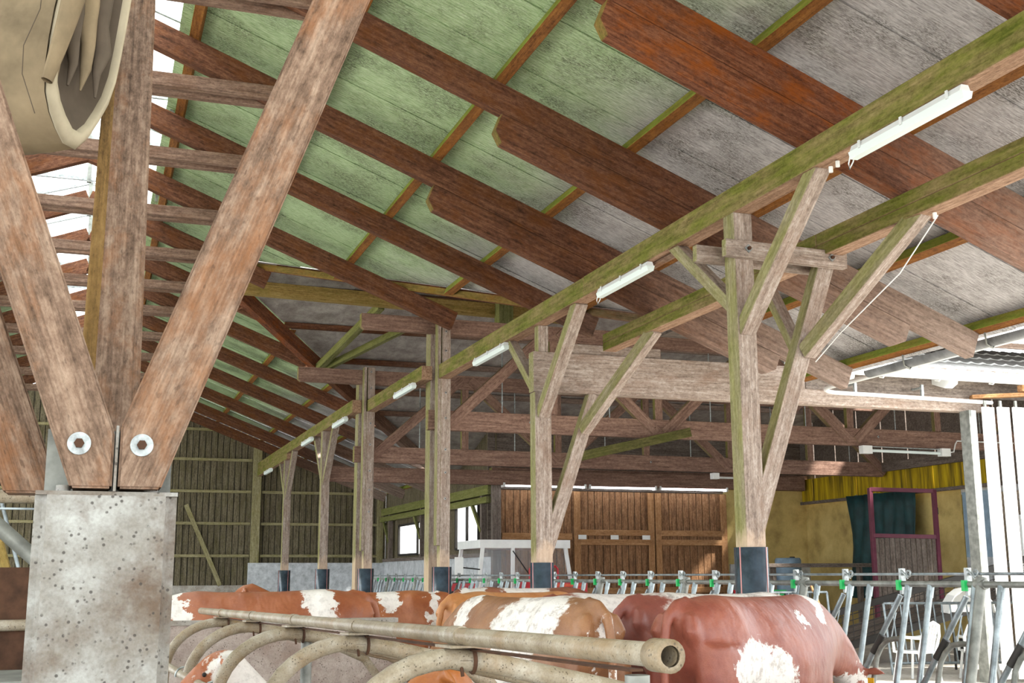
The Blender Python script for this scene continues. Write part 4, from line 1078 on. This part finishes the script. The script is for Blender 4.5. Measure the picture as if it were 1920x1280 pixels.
def hide(name, c1, c2, patches, seed, dirt=0.25):
    """coat: base colour with white patches given as spheres in the cow's own frame"""
    t = NT(name); tc = t.n('TexCoord'); v = tc.outputs['Object']
    n1 = t.noise(v, 3.0, 6, 0.65); col = t.ramp(n1, (0.3, lin(c1)), (0.7, lin(c2)))
    st_ = t.n('Mapping'); st_.inputs['Scale'].default_value = (4, 16, 16); t.l(v, st_.inputs[0])
    hair = t.noise(st_.outputs[0], 9, 4, 0.7)
    col = t.mix(0.25, col, t.ramp(hair, (0.3, (0.4, 0.4, 0.4, 1)), (0.65, (1, 1, 1, 1))), 'MULTIPLY')
    ns = t.n('TexNoise'); ns.inputs['Scale'].default_value = 5.5; ns.inputs['Detail'].default_value = 7; ns.inputs['Roughness'].default_value = .68
    of = t.n('VectorMath', operation='ADD'); t.l(v, of.inputs[0]); of.inputs[1].default_value = (seed, seed * 2.3, 0); t.l(of.outputs[0], ns.inputs['Vector'])
    sub = t.n('VectorMath', operation='SUBTRACT'); t.l(ns.outputs['Color'], sub.inputs[0]); sub.inputs[1].default_value = (.5, .5, .5)
    scl = t.n('VectorMath', operation='SCALE'); t.l(sub.outputs[0], scl.inputs[0]); scl.inputs['Scale'].default_value = .55
    pos = t.n('VectorMath', operation='ADD'); t.l(v, pos.inputs[0]); t.l(scl.outputs[0], pos.inputs[1])
    fac = None
    for (px, py, pz), (rx, ry, rz) in patches:
        s0 = t.n('VectorMath', operation='SUBTRACT'); t.l(pos.outputs[0], s0.inputs[0]); s0.inputs[1].default_value = (px, py, pz)
        dv = t.n('VectorMath', operation='DIVIDE'); t.l(s0.outputs[0], dv.inputs[0]); dv.inputs[1].default_value = (rx, ry, rz)
        ln = t.n('VectorMath', operation='LENGTH'); t.l(dv.outputs[0], ln.inputs[0])
        m = t.maprange(ln.outputs['Value'], 0.95, 1.05, 1, 0)
        fac = m if fac is None else t.math('MAXIMUM', fac, m)
    dn = t.noise(v, 14, 5, 0.75); wh = t.mix(t.math('MULTIPLY', t.maprange(dn, .5, .62), dirt), lin('#e6dfd8'), lin('#7d6f66'))
    wh = t.mix(0.2, wh, t.ramp(hair, (0.3, (0.5, 0.5, 0.5, 1)), (0.65, (1, 1, 1, 1))), 'MULTIPLY')
    if fac is not None: col = t.mix(fac, col, wh)
    mp2 = t.n('Mapping'); mp2.inputs['Scale'].default_value = (3.0, 1.5, 2.0); t.l(v, mp2.inputs[0])
    fold = t.noise(mp2.outputs[0], 1.6, 3, 0.5)
    bb_ = t.n('Bump'); bb_.inputs['Strength'].default_value = .3; bb_.inputs['Distance'].default_value = .12; t.l(fold, bb_.inputs['Height'])
    b2_ = t.n('Bump'); b2_.inputs['Strength'].default_value = .35; b2_.inputs['Distance'].default_value = .006; t.l(hair, b2_.inputs['Height'])
    t.l(bb_.outputs[0], b2_.inputs['Normal']); t.l(b2_.outputs[0], t.b.inputs['Normal'])
    return t.fin(col, 0.4, 0, 0.5)
def cow(label, x, y, rz, pose, mat, s=1.0, z=0.0):
    o = thing('cow', label, 'cow', (x, y, z), 'brown and white dairy cows', R(rz)); o.scale = (s, s, s)
    me, hp, f_, u_, side = COWM[pose]
    mm = me.copy(); mm.materials.clear(); mm.materials.append(mat)
    b = bpy.data.objects.new('body', mm); C.objects.link(b); b.parent = o
    dz = -0.545 if pose == 'lying' else 0
    for s_ in (-1, 1):
        e = MB(); c = hp + f_ * .12 + u_ * .045 + side * s_ * .098 + Vector((0, 0, dz))
        pr_ = [(0.013 * math.sin(R(20 * i)), -0.013 * math.cos(R(20 * i))) for i in range(10)]
        e.lathe([(max(a, .0005), b_) for a, b_ in pr_], 10, tuple(c)); eo = e.build('eye', 'dark'); eo.parent = o
        tg = MB(); q = hp + u_ * .0 + side * s_ * .17 + Vector((0, 0, dz)) + f_ * .02
        tg.box(tuple(q - Vector((.004, .025, .06))), tuple(q + Vector((.004, .025, 0)))); te = tg.build('ear_tag', 'yellow_plastic'); te.parent = o
    return o
# left cow: long red back with a white shoulder flash (stands across, behind the partition)
cow('reddish-brown cow standing side-on behind the concrete partition, white flash near its rump', 1.62, 11.5, 180, 'up', hide('coat_red_left', '#8a4a2c', '#ac6a48', [((-.42, -.1, 1.25), (.16, .5, .45)), ((.85, 0, 1.1), (.1, .5, .35))], 1.2), 1.03)
cow('brown cow with a white ring on the rump, beyond the partition beside the third post', 3.05, 13.6, 170, 'up', hide('coat_brown_ring', '#8a4a28', '#b06e46', [((-.72, 0, 1.0), (.07, .5, .7)), ((-.98, 0, 1.05), (.1, .2, .26)), ((-.2, 0, 1.35), (.1, .5, .25))], 3.1), 1.0)
cow('big brown and white patched cow in the middle, rump and tail turned to the right', 3.0, 8.2, 101, 'down', hide('coat_patched', '#7d5236', '#9f714c', [((-.30, .0, 1.25), (.42, .6, .32)), ((-.1, 0, .8), (.65, .6, .28)), ((.68, 0, 1.15), (.13, .6, .8)), ((-.95, 0, .8), (.1, .12, .5))], 5.0, .5), 1.02)
cow('plain tan cow with its rump just right of the third post', 4.35, 12.4, 22, 'down', hide('coat_tan', '#b4723f', '#cf9561', [((-.95, 0, .75), (.2, .5, .3))], 2.0), 1.0)
cow('far cow with a white back and dark brown shoulders behind the patched cow', 5.0, 13.95, 12, 'down', hide('coat_white_back', '#7b4630', '#9a6248', [((0.0, 0, 1.35), (.35, .6, .3)), ((-.7, 0, 1.2), (.15, .5, .5))], 7.0), 1.02)
cow('mostly white cow with a brown rump between the patched cow and the red cow', 4.82, 8.87, 17, 'down', hide('coat_mostly_white', '#7d4238', '#9c5a4c', [((0.1, 0, 1.1), (.78, .8, .8))], 4.4, .7), 1.02)
cow('white-backed cow half hidden behind the red cow at the fence', 4.85, 10.9, 20, 'down', hide('coat_white_far', '#8a4a3c', '#a8664f', [((0, 0, 1.3), (.6, .7, .35))], 9.4), 1.0)
cow('glossy red-brown cow on the right with a white belly patch, head through the fence', 4.45, 7.62, 28, 'down', hide('coat_red_right', '#7d3c30', '#a4614c', [((-.42, -.3, .86), (.26, .34, .34)), ((-.12, -.35, .80), (.2, .3, .26)), ((.74, 0, 1.35), (.10, .4, .16)), ((.35, -.3, 1.25), (.06, .2, .06)), ((1.42, 0, .7), (.3, .1, .4))], 6.3, .5), 1.02)
cow('brown and white cow lying in the cubicle nearest the pillar', 2.05, 7.2, 178, 'lying', hide('coat_lying_near', '#8a4524', '#b36a3c', [((1.1, 0, .95), (.3, .5, .35)), ((-.3, 0, .6), (.3, .6, .4))], 2.7), 1.0, 0.0)
cow('brown cow lying below the pipe rail in the middle foreground', 2.95, 5.8, 179, 'lying', hide('coat_lying_far', '#94501f', '#b87138', [((1.05, 0, .9), (.08, .3, .3))], 8.8), 1.0, 0.0)

# ================================================================== TRACTOR
tc_ = thing('tractor', 'red tractor with a white-framed glass cab parked before the brown gate', 'tractor', (10.4, 25.5, 0))
TX, TY = 9.0, 25.8
def tb(name, lo, hi, mat, par=None, bev=0.0):
    return MB().box(tuple(Vector(lo) + Vector((TX, TY, 0))), tuple(Vector(hi) + Vector((TX, TY, 0)))).build(name, mat, par or tc_)
rf = tb('cab_roof', (-1.0, -.85, 2.18), (1.12, .85, 2.36), 'white')
for x, y, x2, y2 in ((-.92, -.8, -1.05, -.85), (.30 - .95 + .42, -.82, -.25, -.86), (1.02, -.8, 1.16, -.85), (-.92, .8, -1.05, .85), (1.02, .8, 1.16, .85)):
    timber('cab_pillar', (TX + x, TY + y, 2.2), (TX + x2, TY + y2, 1.2), 0.075, 0.075, 'white', tc_, up=(1, 0, 0), bev=0.004)
tb('windscreen', (-.24, -.84, 1.3), (1.08, -.83, 2.18), 'glass'); tb('side_window', (-.9, -.84, 1.3), (-.28, -.83, 2.18), 'glass')
tb('rear_window', (-.95, .82, 1.3), (1.08, .83, 2.18), 'glass')
tb('cab_body', (-1.0, -.8, .7), (1.1, .8, 1.22), 'red')
hd_ = tb('hood', (-.15, -2.2, .75), (.95, -.85, 1.5), 'red')
for z in (1.36, 1.28, 1.20): tb('hood_grille', (-.1, -2.22, z), (.9, -2.2, z + .05), 'orange', hd_)
MB().tube([(TX - .05, TY - 1.4, 1.5), (TX - .05, TY - 1.4, 1.72), (TX + .0, TY - 1.4, 1.78), (TX + .55, TY - 1.4, 1.78), (TX + .6, TY - 1.4, 1.72), (TX + .6, TY - 1.4, 1.5)], 0.025, 8).build('guard_bar', 'red', tc_)
tb('engine_box', (.1, -1.3, 1.5), (.5, -1.0, 1.66), 'blue')
tb('fender', (-1.35, -.5, 1.25), (-.9, .9, 1.42), 'red'); tb('fender', (1.0, -.5, 1.25), (1.5, .9, 1.42), 'red')
tb('step_plate', (-1.3, -1.0, 1.05), (-.4, -.86, 1.3), 'red')
for x in (-1.3, 1.05):
    wl = MB(); wl.tube([(TX + x, TY + .3, .72), (TX + x + .4, TY + .3, .72)], .72, 28); w_ = wl.build('rear_wheel', 'dark', tc_)
    MB().tube([(TX + x - .01, TY + .3, .72), (TX + x + .41, TY + .3, .72)], .36, 20).build('rim', 'red', w_)
for x in (-.75, 1.1):
    wl = MB(); wl.tube([(TX + x, TY - 1.6, .48), (TX + x + .3, TY - 1.6, .48)], .48, 24); w_ = wl.build('front_wheel', 'dark', tc_)
    MB().tube([(TX + x - .01, TY - 1.6, .48), (TX + x + .31, TY - 1.6, .48)], .24, 18).build('rim', 'red', w_)
MB().tube([(TX - .25, TY - .88, 2.12), (TX + .25, TY - .88, 1.45)], 0.012, 6).build('wiper', 'dark', tc_)
MB().tube([(TX - 1.0, TY - .85, 1.72), (TX - 1.45, TY - 1.0, 1.76)], 0.015, 6).build('mirror_arm', 'dark', tc_)
MB().box((TX - 1.62, TY - 1.05, 1.6), (TX - 1.44, TY - 1.0, 1.98)).build('mirror', 'white', tc_)

# ================================================================== HALL CLUTTER (behind the fence)
o = thing('green_tarpaulin', 'dark green tarpaulin hanging on the yellow plaster wall', 'tarpaulin', (18.4, 26, 0))
mb = MB(); n = 24; vs = []; fs = []
for i in range(n + 1):
    for j in range(9):
        yy = 23.5 + 2.6 * i / n; z = 1.0 + 2.55 * j / 8
        vs.append((18.36 - .05 - .05 * math.sin(i * 1.7 + j * .5) - .03 * math.sin(i * .6 - j * .9), yy + .06 * math.sin(j * .8), z))
for i in range(n):
    for j in range(8): a = i * 9 + j; fs.append((a, a + 9, a + 10, a + 1))
mb.add(vs, fs, True); tw = mb.build('sheet', 'green_tarp', o); sm_ = tw.modifiers.new('t', 'SOLIDIFY'); sm_.thickness = 0.01
for i in range(4): MB().tube([(18.42, 23.6 + .8 * i, 3.52), (18.5, 23.6 + .8 * i, 3.58)], .02, 8).build('eyelet', 'steel', o)

o = thing('stable_door', 'maroon steel framed half door with grey boards in front of the tarpaulin', 'door', (17.2, 23.0, 0))
ga, gb = Vector((16.55, 22.75, 0)), Vector((17.85, 22.2, 0))
def gp(u, z): q = ga + (gb - ga) * u; return (q.x, q.y, z)
for a, b in (((0, .6), (0, 3.50)), ((1, .6), (1, 3.45)), ((0, 3.47), (1, 3.42)), ((0, 2.44), (1, 2.40)), ((0, .62), (1, .62))):
    p0, p1 = gp(*a), gp(*b); timber('frame_bar', p0, p1, 0.09, 0.09, 'maroon', o, up=(0, 1, 0) if p0[2] != p1[2] and a[0] == b[0] else (0, 0, 1), bev=0.004)
for i in range(12):
    u = .05 + .9 * i / 11; timber('board', gp(u, .66), gp(u, 2.38), 0.03, 0.105, 'grey_board', o, up=(gb - ga).normalized(), bev=0)
for z in (.9, 2.9): MB().cyl(gp(1.03, z), gp(1.03, z + .15), .03, 10).build('hinge', 'black_metal', o)
o = thing('workbench', 'dark plank bench before the yellow wall', 'bench', (17.2, 24, 0))
timber('top', (15.0, 25.3, 1.80), (18.0, 24.4, 1.80), 0.5, 0.09, 'grey_board', o)
for q in ((15.4, 25.1), (17.4, 24.5), (15.5, 25.3), (17.5, 24.7)): timber('leg', (*q, 0), (*q, 1.76), 0.09, 0.09, 'grey_board', o, up=(1, 0, 0))
def barrel(label, x, y, r, h, mat):
    o = thing('barrel', label, 'barrel', (x, y, 0), 'plastic barrels')
    MB().lathe([(.001, 0), (r * .93, 0), (r, .04), (r, h * .3), (r * 1.03, h * .33), (r, h * .36), (r, h * .64), (r * 1.03, h * .67), (r, h * .7), (r, h - .05), (r * .9, h), (.001, h)], 24, (x, y, 0)).build('drum', mat, o)
    MB().lathe([(r * .2, h), (r * .2, h + .03), (.001, h + .03)], 12, (x + r * .4, y, 0)).build('bung', 'dark', o)
barrel('pale blue plastic barrel by the yellow wall', 16.75, 26.6, .33, 2.0, 'lightblue')
barrel('deep blue plastic barrel half hidden behind the bench', 16.0, 26.9, .3, 1.78, 'blue')
for i, (lab, x, y, z, m) in enumerate((('orange crate on the pallet behind the fence', 12.7, 20.6, .876, 'orange'), ('yellow crate beside the orange crate', 12.0, 20.6, .876, 'yellow_plastic'), ('red box on top of the crates', 12.0, 20.6, 1.137, 'red'), ('small green box on top of the crates', 12.6, 20.6, 1.137, 'green_tag'))):
    o = thing('crate', lab, 'crate', (x, y, z), 'crates behind the fence')
    b = MB(); hx, hh = (.28, .26) if i < 2 else (.16, .16)
    b.box((x - hx, y - .2, z), (x + hx, y + .2, z + .03)); 
    for q in ((x - hx, y - .2, x + hx, y - .17), (x - hx, y + .17, x + hx, y + .2), (x - hx, y - .2, x - hx + .03, y + .2), (x + hx - .03, y - .2, x + hx, y + .2)): b.box((q[0], q[1], z), (q[2], q[3], z + hh))
    b.build('box', m, o); MB().box((x - hx - .015, y - .215, z + hh - .03), (x + hx + .015, y + .215, z + hh)).build('rim', m, o)
o = thing('pallet_stack', 'grey stack of pallets under the crates', 'pallet', (12.4, 20.6, 0))
for k in range(5):
    z = .19 * k
    for yy in (20.3, 20.6, 20.9): MB().box((11.5, yy - .05, z), (13.2, yy + .05, z + .09)).build('bearer', 'grey_board', o)
    for j in range(7): MB().box((11.5 + .26 * j, 20.2, z + .09), (11.62 + .26 * j, 21.0, z + .115)).build('deck_board', 'grey_board', o)
o = thing('mesh_ramp', 'dark loading ramp with wire mesh sides sloping behind the fence', 'ramp', (15, 19.5, 0))
r0, r1 = Vector((12.2, 18.4, .85)), Vector((17.0, 18.0, 1.98))
timber('side_rail', r0, r1, 0.06, 0.12, 'black_metal', o)
timber('side_rail', r0 - Vector((0, 0, .62)), r1 - Vector((0, 0, .62)), 0.06, 0.14, 'black_metal', o)
for i in range(24):
    u = i / 23; q = r0 + (r1 - r0) * u; MB().tube([q, q - Vector((0, 0, .6))], .008, 5).build('mesh_wire', 'black_metal', o)
for i in range(1, 6):
    dq = Vector((0, 0, .1 * i)); MB().tube([r0 - dq, r1 - dq], .008, 5).build('mesh_wire', 'black_metal', o)
MB().add if False else None
pb = MB(); pb.bar(r0 + Vector((0, .8, -.6)), r1 + Vector((0, .8, -.6)), 1.5, .05); pb.build('deck', 'grey_board', o)
for u in (.05, .95): q = r0 + (r1 - r0) * u; timber('leg', (q.x, q.y, 0), (q.x, q.y, q.z), .06, .06, 'black_metal', o, up=(1, 0, 0))
def bar_gate(label, p0, p1, z0, z1, n, lean=0.0):
    o = thing('bar_gate', label, 'gate', ((p0[0] + p1[0])/2, (p0[1] + p1[1])/2, 0), 'galvanised bar gates')
    a, b = Vector((*p0, 0)), Vector((*p1, 0)); up_ = Vector((0, lean, 0))
    for z in (z0, z1): MB().tube([a + up_ * z + Vector((0, 0, z)), b + up_ * z + Vector((0, 0, z))], .022, 8).build('rail', 'galv', o)
    for i in range(n):
        q = a + (b - a) * (i / (n - 1)); MB().tube([q + up_ * z0 + Vector((0, 0, z0)), q + up_ * z1 + Vector((0, 0, z1))], .014 if 0 < i < n - 1 else .022, 6).build('bar', 'galv', o)
    for q in (a, b): MB().tube([q, q + up_ * z0 + Vector((0, 0, z0))], .022, 8).build('foot', 'galv', o)
bar_gate('upright-barred galvanised gate leaning behind the white chairs', (12.3, 16.6), (14.6, 16.0), .18, 1.12, 18, .12)
bar_gate('smaller barred gate leaning against the pallets', (10.4, 17.6), (11.7, 17.3), .2, 1.3, 9, .1)
o = thing('stone_blocks', 'grey stacked blocks at the hall edge behind the fence', 'block', (11, 18.4, 0))
for k in range(3):
    for j in range(3): MB().box((10.0 + .62 * j, 18.2, .3 * k), (10.58 + .62 * j, 18.7, .3 * k + .28)).build('block', 'concrete', o)
def chair(label, x, y, rz):
    o = thing('garden_chair', label, 'chair', (x, y, 0), 'white plastic garden chairs', R(rz)); mw = Matrix.Translation((x, y, 0)) @ Matrix.Rotation(R(rz), 4, 'Z')
    MB().box((-.23, -.22, .41), (.23, .22, .44)).build('seat', 'white_plastic', o, mw)
    bk = MB()
    pts = [(-.22, .20, .44), (-.23, .27, .66), (-.17, .31, .82), (0, .33, .87), (.17, .31, .82), (.23, .27, .66), (.22, .20, .44)]
    bk.tube(pts, .026, 8); 
    for u in (-.12, -.04, .04, .12): bk.bar((u, .21, .44), (u, .32, .84), .05, .012, (0, 1, 0))
    bk.build('backrest', 'white_plastic', o, mw)
    for sx in (-1, 1):
        MB().tube([(sx * .24, .24, .64), (sx * .27, 0, .65), (sx * .26, -.22, .62), (sx * .24, -.22, .42)], .022, 8).build('armrest', 'white_plastic', o, mw)
        for sy in (-1, 1): MB().tube([(sx * .20, sy * .18, .42), (sx * .25, sy * .25, 0)], .022, 8).build('leg', 'white_plastic', o, mw)
chair('white plastic garden chair behind the fence, left of the pair', 12.0, 15.6, 200)
chair('white plastic garden chair behind the fence, right of the pair', 13.0, 15.4, 150)
o = thing('wheelbarrow', 'white tipped wheelbarrow tray standing by the mesh ramp', 'wheelbarrow', (14.3, 17.2, 0))
tr_ = MB(); rsx = []
for i in range(9):
    a = R(180 * i / 8); rsx.append((14.3 - .5 * math.cos(a), .95 + .42 * math.sin(a)))
tr_.add([(x, 17.2, z) for x, z in rsx] + [(x, 17.0, z * .98) for x, z in rsx] , [(i, i+1, i+10, i+9) for i in range(8)] + [tuple(range(9))], False)
tt = tr_.build('tray', 'white', o); tt.modifiers.new('t', 'SOLIDIFY').thickness = .02
for s in (-.35, .35): MB().tube([(14.3 + s, 17.1, .95), (14.3 + s, 17.1, 0)], .02, 8).build('leg', 'black_metal', o)
MB().tube([(14.28, 17.3, .3), (14.34, 17.3, .3)], .2, 18).build('wheel', 'dark', o)
for i, x in enumerate((10.5, 10.75)):
    o = thing('tool_handle', ('left' if i == 0 else 'right') + ' wooden tool handle leaning behind the fence', 'tool', (x, 16.2, 0), 'leaning tool handles')
    MB().tube([(x + .5, 16.2, .02), (x, 16.5, 1.5)], .018, 8).build('shaft', 'gate_rail', o); MB().box((x + .38, 16.1, 0), (x + .62, 16.3, .05)).build('head', 'black_metal', o)
